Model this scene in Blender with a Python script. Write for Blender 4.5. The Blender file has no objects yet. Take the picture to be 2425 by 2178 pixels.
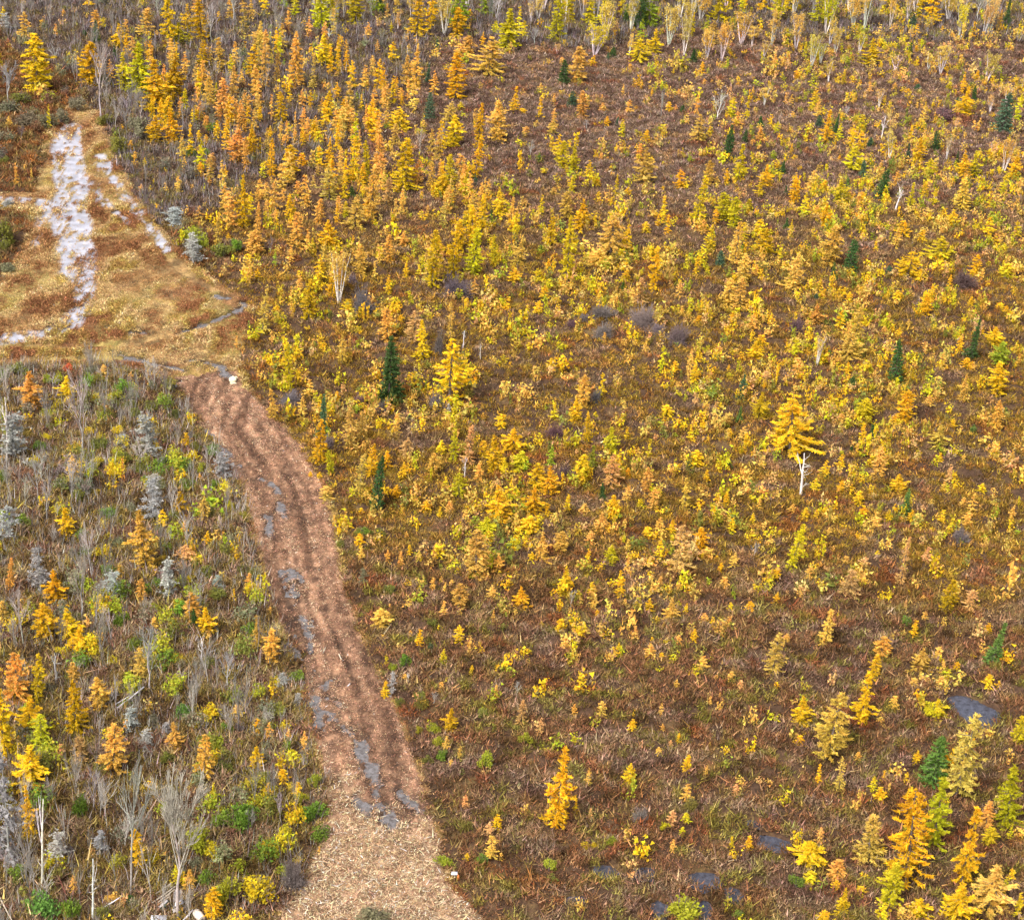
import bpy, math, random
import numpy as np
from mathutils import Vector, Matrix

# ------------------------------------------------------------------ camera, sky, sun, exposure
S = bpy.context.scene
COL = S.collection
W_SRC, H_SRC = 2425.0, 2178.0
F_PX = 5000.0
CAM_H = 90.0
PITCH, ROLL = math.radians(28.0), math.radians(4.5)
CX, CY = W_SRC / 2, H_SRC / 2
_r0 = np.array([1.0, 0, 0]); _u0 = np.array([0, math.sin(PITCH), math.cos(PITCH)])
FWD = np.array([0, math.cos(PITCH), -math.sin(PITCH)])
RGT = math.cos(ROLL) * _r0 + math.sin(ROLL) * _u0
UPV = -math.sin(ROLL) * _r0 + math.cos(ROLL) * _u0
CAM = np.array([0, 0, CAM_H])
cam_data = bpy.data.cameras.new('camera')
cam_data.sensor_fit = 'HORIZONTAL'; cam_data.sensor_width = 36.0
cam_data.lens = 36.0 * F_PX / W_SRC
cam_data.clip_start = 1.0; cam_data.clip_end = 9000.0
cam = bpy.data.objects.new('camera', cam_data); COL.objects.link(cam)
M = Matrix.Identity(4)
for i in range(3):
    M[i][0], M[i][1], M[i][2], M[i][3] = RGT[i], UPV[i], -FWD[i], CAM[i]
cam.matrix_world = M
S.camera = cam

SUN_EL, SUN_AZ = math.radians(50), math.radians(215)      # azimuth clockwise from +y (behind and to the side of the camera)
world = bpy.data.worlds.new('World'); S.world = world; world.use_nodes = True
nt = world.node_tree
bg = nt.nodes['Background']; bg.inputs['Strength'].default_value = 0.15
sky = nt.nodes.new('ShaderNodeTexSky'); sky.sky_type = 'NISHITA'; sky.sun_disc = False
sky.sun_elevation = SUN_EL; sky.sun_rotation = SUN_AZ
sky.air_density = 0.6; sky.dust_density = 5.0; sky.ozone_density = 0.6
hs_ = nt.nodes.new('ShaderNodeHueSaturation'); hs_.inputs['Saturation'].default_value = .45      # thin overcast: a paler, greyer sky
nt.links.new(sky.outputs[0], hs_.inputs['Color']); nt.links.new(hs_.outputs[0], bg.inputs['Color'])
sd = bpy.data.lights.new('sun', 'SUN'); sd.energy = 1.4; sd.angle = math.radians(14); sd.color = (1.0, 0.95, 0.87)
so = bpy.data.objects.new('sun', sd); COL.objects.link(so)
_d = Vector((math.sin(SUN_AZ) * math.cos(SUN_EL), math.cos(SUN_AZ) * math.cos(SUN_EL), math.sin(SUN_EL)))
so.rotation_euler = _d.to_track_quat('Z', 'Y').to_euler(); so.location = (0, 0, 200)
S.view_settings.view_transform = 'Standard'; S.view_settings.look = 'None'
S.view_settings.exposure = 0.95; S.view_settings.gamma = 1.0
S.cycles.max_bounces = 5; S.cycles.diffuse_bounces = 3; S.cycles.transmission_bounces = 3

# ------------------------------------------------------------------ picture point <-> ground
def at(px, py, z=0.0):
    d = FWD + RGT * ((px - CX) / F_PX) - UPV * ((py - CY) / F_PX)
    t = (z - CAM_H) / d[2]
    return CAM + d * t
def at_many(px, py):
    px = np.asarray(px, float); py = np.asarray(py, float)
    d = FWD[None] + RGT[None] * ((px - CX) / F_PX)[:, None] - UPV[None] * ((py - CY) / F_PX)[:, None]
    return CAM[None] + d * (-CAM_H / d[:, 2])[:, None]
def proj(P):
    q = np.asarray(P, float) - CAM
    dz = q @ FWD
    return CX + F_PX * (q @ RGT) / dz, CY - F_PX * (q @ UPV) / dz, dz
VPZ = (-1.0) / FWD[2]
VX = CX + F_PX * (-RGT[2]) / (-FWD[2]); VY = CY - F_PX * (-UPV[2]) / (-FWD[2])     # nadir vanishing point
def height_for(base, py_top):
    q = base - CAM; k = (CY - py_top) / F_PX
    return (k * (q @ FWD) - q @ UPV) / (UPV[2] - k * FWD[2])

# ------------------------------------------------------------------ noise
def _hash(ix, iy, seed):
    h = (ix.astype(np.int64) * 374761393 + iy.astype(np.int64) * 668265263 + seed * 974634777) & 0xffffffff
    h = ((h ^ (h >> 13)) * 1274126177) & 0xffffffff
    return ((h ^ (h >> 16)) & 0xffffff) / float(0xffffff)
def vnoise(x, y, seed=0):
    x = np.asarray(x, float); y = np.asarray(y, float)
    ix = np.floor(x); iy = np.floor(y); fx = x - ix; fy = y - iy
    fx = fx * fx * (3 - 2 * fx); fy = fy * fy * (3 - 2 * fy)
    a = _hash(ix, iy, seed); b = _hash(ix + 1, iy, seed); c = _hash(ix, iy + 1, seed); d = _hash(ix + 1, iy + 1, seed)
    return (a * (1 - fx) + b * fx) * (1 - fy) + (c * (1 - fx) + d * fx) * fy
def fbm(x, y, seed=0, o=3):
    s = 0; a = 0.5; t = 0
    for i in range(o):
        s = s + a * vnoise(np.asarray(x) * 2 ** i, np.asarray(y) * 2 ** i, seed + i * 17); t += a; a *= 0.5
    return s / t
def sstep(a, b, x):
    t = np.clip((x - a) / (b - a), 0, 1); return t * t * (3 - 2 * t)

# ------------------------------------------------------------------ zones (read off the photograph, turned into ground coordinates)
K = 2425.0 / 2026.0
def wpoly(pts, k=K):
    p = np.array(pts, float) * k
    return at_many(p[:, 0], p[:, 1])[:, :2]
def inside(poly, x, y):
    r = np.zeros(x.shape, bool); n = len(poly)
    for i in range(n):
        x1, y1 = poly[i]; x2, y2 = poly[(i + 1) % n]
        if y1 == y2: continue
        c = ((y1 > y) != (y2 > y)) & (x < (x2 - x1) * (y - y1) / (y2 - y1) + x1)
        r ^= c
    return r
def dist_line(pts, x, y, closed=False):
    d = np.full(x.shape, 1e9); n = len(pts)
    for i in range(n if closed else n - 1):
        ax, ay = pts[i]; bx, by = pts[(i + 1) % n]
        vx, vy = bx - ax, by - ay; L = vx * vx + vy * vy + 1e-9
        t = np.clip(((x - ax) * vx + (y - ay) * vy) / L, 0, 1)
        d = np.minimum(d, np.hypot(x - ax - t * vx, y - ay - t * vy))
    return d
def sdist(poly, x, y):                                     # positive inside
    d = dist_line(poly, x, y, True)
    return np.where(inside(poly, x, y), d, -d)

TRAIL = wpoly([(345, 748), (400, 850), (480, 960), (500, 1030), (520, 1110), (532, 1180), (560, 1250), (600, 1300), (612, 1400), (632, 1500), (650, 1590), (640, 1660), (605, 1745), (540, 1830), (540, 1900), (1000, 1900), (955, 1830), (890, 1760), (872, 1690), (850, 1600), (815, 1500), (780, 1400), (725, 1290), (685, 1180), (662, 1050), (640, 965), (600, 885), (560, 845), (480, 765), (470, 735)])
FIELD = wpoly([(150, 205), (205, 225), (225, 320), (290, 425), (345, 495), (400, 540), (455, 575), (498, 610), (478, 700), (472, 752), (345, 755), (300, 735), (220, 718), (120, 722), (0, 722), (-80, 722), (-80, 560), (0, 560), (50, 500), (62, 425), (0, 412), (-80, 410), (-80, 382), (0, 384), (70, 384), (85, 330), (90, 280), (110, 235)])
ROAD = wpoly([(112, 258), (138, 244), (158, 250), (160, 300), (168, 345), (172, 400), (180, 480), (186, 540), (188, 580), (178, 622), (150, 648), (100, 668), (0, 682), (-80, 686), (-80, 668), (0, 664), (88, 655), (120, 640), (150, 605), (148, 570), (128, 555), (118, 515), (104, 450), (96, 425), (60, 408), (0, 398), (-80, 396), (-80, 388), (0, 390), (60, 394), (106, 398), (118, 380), (108, 340), (100, 300)])
STRAND = [wpoly(p) for p in ([(205, 310), (222, 345), (250, 395), (285, 440), (335, 496)], [(178, 365), (205, 400), (240, 432), (262, 440)], [(75, 312), (100, 330), (120, 345)], [(55, 500), (75, 470), (90, 430)], [(170, 330), (195, 325), (215, 345)])]
STRAW = wpoly([(650, 1640), (700, 1625), (790, 1640), (850, 1690), (880, 1750), (1000, 1840), (1300, 1860), (1300, 1950), (500, 1950), (520, 1830), (605, 1740)])
STRAW2 = wpoly([(640, 1530), (690, 1520), (730, 1600), (720, 1640), (660, 1640)])
PUDDLES = [(wpoly(p, 1.0), w) for p, w in (
    ([(414, 903), (430, 940), (448, 972)], .5), ([(468, 1005), (504, 1041), (541, 1077), (573, 1107)], .4),
    ([(620, 1133), (649, 1156), (660, 1190), (669, 1219)], .5), ([(636, 1225), (643, 1268)], .5),
    ([(679, 1354), (696, 1380), (686, 1406)], .5), ([(715, 1469), (725, 1495), (728, 1528)], .45),
    ([(689, 1525), (712, 1561), (732, 1614), (742, 1630), (752, 1660)], .4), ([(758, 1617), (775, 1660)], .4),
    ([(741, 1670), (780, 1690), (818, 1725), (850, 1760), (857, 1792), (876, 1825), (895, 1857), (886, 1879)], .75),
    ([(857, 1722), (850, 1754)], .5), ([(946, 1876), (969, 1895), (998, 1918)], .6), ([(844, 1898), (876, 1924)], .6),
    ([(898, 1908), (940, 1959)], .7), ([(741, 1677), (748, 1719)], .45), ([(490, 862), (515, 866), (534, 890)], .9),
    ([(280, 840), (326, 850)], .6), ([(363, 866), (396, 870), (438, 880)], .6), ([(428, 787), (480, 770), (544, 744)], .55),
    ([(514, 702), (541, 708)], .8), ([(247, 777), (287, 780)], .6), ([(307, 790), (356, 794)], .7), ([(790, 1660), (810, 1672)], .5),
    ([(560, 740), (585, 720)], .7), ([(440, 860), (480, 852)], .5), ([(310, 848), (350, 862)], .5))]
RUTS = [wpoly(p, 1.0) for p in (
    [(560, 930), (620, 1010), (665, 1080), (700, 1160), (725, 1260), (745, 1340), (775, 1440), (800, 1520), (850, 1620), (900, 1720), (960, 1840)],
    [(520, 950), (580, 1030), (635, 1110), (668, 1190), (690, 1270), (710, 1350), (735, 1440), (760, 1520), (800, 1620), (850, 1700)],
    [(450, 960), (520, 1060), (575, 1110), (610, 1160), (640, 1280), (665, 1360), (690, 1450), (700, 1540), (740, 1660), (780, 1780), (820, 1880)],
    [(480, 940), (555, 1040), (600, 1090), (650, 1160), (680, 1290), (700, 1400), (730, 1500), (750, 1590)],
    [(0, 820), (150, 825), (300, 815), (400, 800), (480, 775), (560, 735)], [(0, 860), (200, 850), (330, 855), (450, 880), (540, 930)],
    [(330, 510), (420, 640), (500, 690), (550, 730)], [(360, 560), (440, 650), (520, 705)])]
POND = wpoly([(2240, 1652), (2262, 1643), (2285, 1645), (2310, 1655), (2332, 1666), (2355, 1676), (2372, 1688), (2362, 1702), (2340, 1722), (2320, 1728), (2300, 1712), (2285, 1690), (2258, 1670)], 1.0)
POOLS = [wpoly(p, 1.0) for p in (
    [(1800, 1970), (1835, 1978), (1874, 1990), (1868, 2012), (1835, 2010), (1805, 2005), (1790, 1988)],
    [(1640, 2068), (1660, 2062), (1694, 2066), (1688, 2092), (1668, 2104), (1645, 2094)],
    [(1545, 2135), (1562, 2128), (1577, 2142), (1572, 2170), (1550, 2165)],
    [(1660, 2128), (1680, 2132), (1685, 2165), (1672, 2190), (1656, 2170)],
    [(1412, 2054), (1440, 2050), (1455, 2064), (1430, 2074)], [(1505, 2056), (1535, 2054), (1532, 2078), (1508, 2074)],
    [(1730, 2104), (1750, 2108), (1748, 2130), (1732, 2124)], [(1772, 1934), (1800, 1944), (1798, 1958), (1776, 1950)],
    [(1345, 2120), (1385, 2118), (1380, 2132), (1350, 2136)])]
CREEK = wpoly([(1190, 1970), (1290, 2010), (1400, 2040), (1480, 2060), (1600, 2070), (1680, 2085), (1760, 2120), (1800, 2160)], 1.0)
CREEK2 = wpoly([(1430, 1790), (1440, 1870), (1452, 1910)], 1.0)

def zone_water(x, y):
    d = sdist(POND, x, y)
    for p in POOLS: d = np.maximum(d, sdist(p, x, y) + 0.15 * (fbm(x * 2, y * 2, 91) - .5))
    return d
def bog_height(x, y):
    rip = fbm(x * 0.33 + y * .08, y * 0.75, 5, 3)
    h = 0.95 * (rip - 0.5) + 0.55 * (fbm(x * 1.1, y * 1.1, 9, 2) - .5)
    return h
def trail_mask(x, y):                                       # metres inside the cleared ground (mulched trail or grassy field)
    return np.maximum(sdist(TRAIL, x, y), sdist(FIELD, x, y)) + 1.2 * (fbm(x * .5, y * .5, 33, 3) - .5)
def ground_height(x, y):
    h = bog_height(x, y)
    m = trail_mask(x, y)
    h = h * (1 - sstep(-1.5, .5, m)) - 0.7 * sstep(.2, 1.0, m)
    w = zone_water(x, y)
    h = h * (1 - sstep(-1.2, 0, w)) - 0.55 * sstep(-.5, .35, w)
    h = h - 0.25 * np.exp(-(dist_line(CREEK, x, y) / .9) ** 2) - 0.25 * np.exp(-(dist_line(CREEK2, x, y) / .4) ** 2)
    return h

# ------------------------------------------------------------------ mesh helpers
def new_mesh(name, verts, faces_flat, per, mat=None, col=None, attrs=None, smooth=False):
    """verts (N,3); faces_flat flat vertex indices with PER vertices per face; col (faces,3) -> face colour attribute"""
    me = bpy.data.meshes.new(name)
    nv = len(verts); nf = len(faces_flat) // per
    me.vertices.add(nv); me.vertices.foreach_set('co', np.ascontiguousarray(verts, np.float32).ravel())
    me.loops.add(nf * per); me.loops.foreach_set('vertex_index', np.ascontiguousarray(faces_flat, np.int32).ravel())
    me.polygons.add(nf); me.polygons.foreach_set('loop_start', np.arange(0, nf * per, per, dtype=np.int32))
    try: me.polygons.foreach_set('loop_total', np.full(nf, per, np.int32))
    except Exception: pass
    if smooth: me.polygons.foreach_set('use_smooth', np.ones(nf, bool))
    if col is not None:
        dom = 'FACE' if len(col) == nf and len(col) != nv else 'POINT'
        a = me.attributes.new('col', 'FLOAT_COLOR', dom)
        c = np.ones((len(col), 4), np.float32); c[:, :3] = col
        a.data.foreach_set('color', c.ravel())
    for k, v in (attrs or {}).items():
        dom = 'FACE' if len(v) == nf and len(v) != nv else 'POINT'
        a = me.attributes.new(k, 'FLOAT', dom); a.data.foreach_set('value', np.ascontiguousarray(v, np.float32))
    me.update(calc_edges=True); me.validate()
    if mat: me.materials.append(mat)
    return me
def link(name, me, parent=None, kind=None, label=None, cat=None, group=None):
    o = bpy.data.objects.new(name, me); COL.objects.link(o)
    if parent is not None: o.parent = parent
    if kind: o['kind'] = kind
    if label: o['label'] = label
    if cat: o['category'] = cat
    if group: o['group'] = group
    return o
def tri_mesh(name, T, mat, col=None, attrs=None):
    T = np.asarray(T, np.float32); n = len(T)
    return new_mesh(name, T.reshape(-1, 3), np.arange(n * 3), 3, mat, col, attrs)

class Tubes:
    def __init__(s): s.v = []; s.f = []; s.n = 0
    def add(s, pts, rad, sides=5, cap=False):
        pts = np.asarray(pts, float); rad = np.asarray(rad, float); n = len(pts)
        tan = np.gradient(pts, axis=0); tan /= np.linalg.norm(tan, axis=1)[:, None] + 1e-9
        ref = np.array([0.31, 0.95, 0.05]) if abs(tan[0][2]) > .8 else np.array([0, 0, 1.0])
        a = np.cross(tan, ref); a /= np.linalg.norm(a, axis=1)[:, None] + 1e-9
        b = np.cross(tan, a)
        th = np.arange(sides) * 2 * math.pi / sides
        ring = pts[:, None] + rad[:, None, None] * (a[:, None] * np.cos(th)[None, :, None] + b[:, None] * np.sin(th)[None, :, None])
        s.v.append(ring.reshape(-1, 3))
        i = np.arange(n - 1)[:, None] * sides; j = np.arange(sides)[None]; j2 = (j + 1) % sides
        q = np.stack([i + j, i + j2, i + sides + j2, i + sides + j], -1).reshape(-1, 4) + s.n
        s.f.append(q); s.n += n * sides
        if cap:
            for base, c in ((0, pts[0]), ((n - 1) * sides, pts[-1])):
                s.v.append(c[None]); ci = s.n; s.n += 1
                off = ci - n * sides if base == 0 else ci - n * sides - 1
                k = np.arange(sides) + (off + base)
                s.f.append(np.stack([k, np.roll(k, -1), np.full(sides, ci), np.full(sides, ci)], -1))
    def mesh(s, name, mat, attrs=None):
        v = np.concatenate(s.v); f = np.concatenate(s.f)
        quad = f[:, 2] != f[:, 3]
        if quad.all(): return new_mesh(name, v, f.ravel(), 4, mat, smooth=True)
        t = np.concatenate([f[quad][:, [0, 1, 2]], f[quad][:, [0, 2, 3]], f[~quad][:, :3]])
        return new_mesh(name, v, t.ravel(), 3, mat, smooth=True)

# ------------------------------------------------------------------ materials
def mat_new(name):
    m = bpy.data.materials.new(name); m.use_nodes = True
    n = m.node_tree; p = n.nodes['Principled BSDF']; return m, n, p
def nd(n, t, **kw):
    x = n.nodes.new(t)
    for k, v in kw.items():
        if k in x.inputs: x.inputs[k].default_value = v
        else: setattr(x, k, v)
    return x
def mix_rgb(n, mode, fac, a, b):
    x = n.nodes.new('ShaderNodeMix'); x.data_type = 'RGBA'; x.blend_type = mode
    for idx, v in ((0, fac), (6, a), (7, b)):
        if hasattr(v, 'is_output'): n.links.new(v, x.inputs[idx])
        else: x.inputs[idx].default_value = v
    return x.outputs[2]
def leafy(name, use_obj, transl=.25):
    """foliage: the object's own colour (or the face colour) varied leaf by leaf, with a little light passing through"""
    m = bpy.data.materials.new(name); m.use_nodes = True; n = m.node_tree; n.nodes.clear()
    out = n.nodes.new('ShaderNodeOutputMaterial')
    if use_obj:
        oi = n.nodes.new('ShaderNodeObjectInfo'); c0 = oi.outputs['Color']
        at_ = nd(n, 'ShaderNodeAttribute', attribute_name='v')
        hs = n.nodes.new('ShaderNodeHueSaturation')
        mh = nd(n, 'ShaderNodeMapRange'); mh.inputs['To Min'].default_value = .491; mh.inputs['To Max'].default_value = .520
        at2 = nd(n, 'ShaderNodeAttribute', attribute_name='u')
        n.links.new(at2.outputs['Fac'], mh.inputs['Value']); n.links.new(mh.outputs[0], hs.inputs['Hue'])
        mv = nd(n, 'ShaderNodeMapRange'); mv.inputs['To Min'].default_value = .55; mv.inputs['To Max'].default_value = 1.3
        n.links.new(at_.outputs['Fac'], mv.inputs['Value']); n.links.new(mv.outputs[0], hs.inputs['Value'])
        n.links.new(c0, hs.inputs['Color']); c = hs.outputs[0]
    else:
        a = nd(n, 'ShaderNodeAttribute', attribute_name='col'); c = a.outputs['Color']
    d = n.nodes.new('ShaderNodeBsdfDiffuse'); t = n.nodes.new('ShaderNodeBsdfTranslucent')
    n.links.new(c, d.inputs['Color']); n.links.new(c, t.inputs['Color'])
    mx = n.nodes.new('ShaderNodeMixShader'); mx.inputs[0].default_value = transl
    n.links.new(d.outputs[0], mx.inputs[1]); n.links.new(t.outputs[0], mx.inputs[2]); n.links.new(mx.outputs[0], out.inputs[0])
    return m
LEAF = leafy('foliage', True, .3)
COVER = leafy('ground_cover', False, .15)
def bark(name, use_obj=True, c1=(.16, .12, .1, 1)):
    m, n, p = mat_new(name); p.inputs['Roughness'].default_value = .9; p.inputs['Specular IOR Level'].default_value = .15
    tc = n.nodes.new('ShaderNodeTexCoord')
    mp = n.nodes.new('ShaderNodeMapping'); mp.inputs['Scale'].default_value = (3, 3, 9)
    n.links.new(tc.outputs['Object'], mp.inputs[0])
    no = nd(n, 'ShaderNodeTexNoise', Scale=3.0, Detail=4.0); n.links.new(mp.outputs[0], no.inputs['Vector'])
    mr = nd(n, 'ShaderNodeMapRange'); mr.inputs['From Min'].default_value = .3; mr.inputs['From Max'].default_value = .7
    mr.inputs['To Min'].default_value = .55; mr.inputs['To Max'].default_value = 1.2
    n.links.new(no.outputs['Fac'], mr.inputs['Value'])
    hs = n.nodes.new('ShaderNodeHueSaturation'); n.links.new(mr.outputs[0], hs.inputs['Value'])
    if use_obj:
        oi = n.nodes.new('ShaderNodeObjectInfo'); n.links.new(oi.outputs['Color'], hs.inputs['Color'])
    else: hs.inputs['Color'].default_value = c1
    n.links.new(hs.outputs[0], p.inputs['Base Color'])
    return m
BARK = bark('bark', True)
DARKBARK = bark('tamarack_bark', False, (.20, .16, .14, 1))

def ground_material():
    m, n, p = mat_new('peat'); p.inputs['Roughness'].default_value = .95; p.inputs['Specular IOR Level'].default_value = .1
    tc = n.nodes.new('ShaderNodeTexCoord')
    a = nd(n, 'ShaderNodeTexNoise', Scale=.35, Detail=8.0, Roughness=.7); n.links.new(tc.outputs['Object'], a.inputs['Vector'])
    b = nd(n, 'ShaderNodeTexNoise', Scale=3.5, Detail=6.0, Roughness=.7); n.links.new(tc.outputs['Object'], b.inputs['Vector'])
    r = n.nodes.new('ShaderNodeValToRGB'); e = r.color_ramp.elements
    e[0].position = .35; e[0].color = (.06, .04, .026, 1); e[1].position = .68; e[1].color = (.15, .105, .045, 1)
    x = e.new(.5); x.color = (.075, .045, .03, 1)
    n.links.new(a.outputs['Fac'], r.inputs[0])
    r2 = n.nodes.new('ShaderNodeValToRGB'); r2.color_ramp.elements[0].color = (.5, .5, .5, 1); r2.color_ramp.elements[1].color = (1.5, 1.4, 1.3, 1)
    r2.color_ramp.elements[0].position = .3; r2.color_ramp.elements[1].position = .7
    n.links.new(b.outputs['Fac'], r2.inputs[0])
    n.links.new(mix_rgb(n, 'MULTIPLY', 1.0, r.outputs[0], r2.outputs[0]), p.inputs['Base Color'])
    return m
def trail_material():
    m, n, p = mat_new('mulched_peat')
    a = nd(n, 'ShaderNodeAttribute', attribute_name='col'); w = nd(n, 'ShaderNodeAttribute', attribute_name='wet')
    tc = n.nodes.new('ShaderNodeTexCoord')
    b = nd(n, 'ShaderNodeTexNoise', Scale=5.0, Detail=6.0, Roughness=.75); n.links.new(tc.outputs['Object'], b.inputs['Vector'])
    r2 = n.nodes.new('ShaderNodeValToRGB'); r2.color_ramp.elements[0].color = (.5, .47, .45, 1); r2.color_ramp.elements[1].color = (1.45, 1.45, 1.45, 1)
    r2.color_ramp.elements[0].position = .32; r2.color_ramp.elements[1].position = .68
    n.links.new(b.outputs['Fac'], r2.inputs[0])
    rough = nd(n, 'ShaderNodeMath', operation='MULTIPLY_ADD'); n.links.new(w.outputs['Fac'], rough.inputs[0]); rough.inputs[1].default_value = -.7; rough.inputs[2].default_value = .95
    one = nd(n, 'ShaderNodeMath', operation='MULTIPLY'); n.links.new(w.outputs['Fac'], one.inputs[0]); one.inputs[1].default_value = -.8
    two = nd(n, 'ShaderNodeMath', operation='ADD'); n.links.new(one.outputs[0], two.inputs[0]); two.inputs[1].default_value = 1.0
    n.links.new(mix_rgb(n, 'MULTIPLY', two.outputs[0], a.outputs['Color'], r2.outputs[0]), p.inputs['Base Color'])
    n.links.new(rough.outputs[0], p.inputs['Roughness'])
    p.inputs['Specular IOR Level'].default_value = .4
    return m
def water_material(name, c, rough=.06):
    m, n, p = mat_new(name); p.inputs['Base Color'].default_value = (*c, 1); p.inputs['Roughness'].default_value = rough
    p.inputs['IOR'].default_value = 1.33
    t0 = n.nodes.new('ShaderNodeTexCoord'); n0 = nd(n, 'ShaderNodeTexNoise', Scale=2.6, Detail=7.0, Roughness=.75); n.links.new(t0.outputs['Object'], n0.inputs['Vector'])
    r0 = n.nodes.new('ShaderNodeValToRGB'); r0.color_ramp.elements[0].position = .36; r0.color_ramp.elements[1].position = .66
    r0.color_ramp.elements[0].color = (c[0] * .5, c[1] * .45, c[2] * .42, 1); r0.color_ramp.elements[1].color = (*[min(1, v * 1.35) for v in c], 1)
    n.links.new(n0.outputs['Fac'], r0.inputs[0]); n.links.new(r0.outputs[0], p.inputs['Base Color'])
    tc = n.nodes.new('ShaderNodeTexCoord')
    b = nd(n, 'ShaderNodeTexNoise', Scale=4.0, Detail=2.0); n.links.new(tc.outputs['Object'], b.inputs['Vector'])
    bu = nd(n, 'ShaderNodeBump', Strength=.08, Distance=.05); n.links.new(b.outputs['Fac'], bu.inputs['Height']); n.links.new(bu.outputs[0], p.inputs['Normal'])
    return m
GROUND = ground_material(); TRAILM = trail_material()
MUDWATER = water_material('muddy_water', (.17, .16, .16)); PONDWATER = water_material('bog_water', (.075, .08, .105))

# ------------------------------------------------------------------ ground sheet out to the horizon
def axis(lo, hi, step, far):
    c = np.arange(lo, hi + step, step); g = []; d = step
    while d < far: d *= 1.55; g.append(d)
    g = np.cumsum(g); return np.concatenate([lo - g[::-1], c, c[-1] + g])
def build_ground():
    xs = axis(-75, 100, .45, 1500); ys = axis(92, 372, .45, 1500)
    X, Y = np.meshgrid(xs, ys); Z = np.zeros_like(X)
    core = (X > -90) & (X < 115) & (Y > 80) & (Y < 385)
    Z[core] = ground_height(X[core], Y[core])
    v = np.stack([X, Y, Z], -1).reshape(-1, 3); nx = len(xs)
    i = (np.arange(len(ys) - 1)[:, None] * nx + np.arange(nx - 1)[None]).ravel()
    f = np.stack([i, i + 1, i + nx + 1, i + nx], -1)
    link('ground', new_mesh('ground', v, f.ravel(), 4, GROUND, smooth=True), kind='structure')
build_ground()

# ------------------------------------------------------------------ cleared trail and grassy field: one fine sheet with ruts, water standing in it
_tl = np.array([(400, 850), (480, 960), (500, 1030), (532, 1180), (600, 1300), (612, 1400), (632, 1500), (650, 1600), (640, 1700)], float) * K
_tr = np.array([(560, 850), (640, 960), (660, 1040), (685, 1180), (725, 1290), (780, 1400), (815, 1500), (850, 1600), (880, 1700)], float) * K
_tc = np.array([at(a, b)[:2] for a, b in (_tl + _tr) / 2]); _tc = _tc[np.argsort(_tc[:, 1])]
def across(x, y): return x - np.interp(y, _tc[:, 1], _tc[:, 0])          # metres off the trail's centre line
def trail_surface(x, y):
    m = trail_mask(x, y)
    base = .10 * (fbm(x * .8, y * .8, 41, 3) - .5) + .16 * (fbm(x * 3.2, y * 3.2, 43, 2) - .5)
    z = .10 + base + .20 * (fbm(x * 5.5, y * 5.5, 45, 2) - .5)
    rut = np.full(x.shape, 9.0)
    for r in RUTS: rut = np.minimum(rut, dist_line(r, x, y))
    brk = sstep(.4, .62, fbm(x * .45, y * .35, 59, 2))
    wob = .35 * (fbm(x * 1.3, y * 1.3, 57, 2) - .5)
    z = z - (.05 + .16 * brk) * np.exp(-((rut + 1.6 * wob) / .36) ** 2) + .05 * brk * np.exp(-((rut - .75 + wob) / .3) ** 2)
    pd = np.full(x.shape, -9.0)
    for p, w in PUDDLES:
        k = .8 * w - dist_line(p, x, y); pd = np.maximum(pd, k)
    pd = pd - .30 + 1.8 * (fbm(x * 1.6, y * 1.1, 61, 3) - .5)
    z = z - .30 * sstep(-.25, .25, pd)
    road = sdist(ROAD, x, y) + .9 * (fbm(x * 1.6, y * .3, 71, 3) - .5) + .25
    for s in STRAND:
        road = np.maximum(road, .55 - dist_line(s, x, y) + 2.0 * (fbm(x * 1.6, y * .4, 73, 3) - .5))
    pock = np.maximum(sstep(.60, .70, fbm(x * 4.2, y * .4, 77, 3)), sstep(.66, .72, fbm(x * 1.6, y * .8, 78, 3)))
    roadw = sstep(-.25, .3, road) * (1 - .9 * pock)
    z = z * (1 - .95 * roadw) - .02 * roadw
    z = z - 0.8 * sstep(0.0, -1.2, m)
    return m, z, rut, pd, roadw
WATER_Z = -.03
def straw_amount(x, y): return sstep(-2.6, 1.6, sdist(STRAW, x, y) + 4.5 * (fbm(x * .5, y * .4, 107, 4) - .5))
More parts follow.
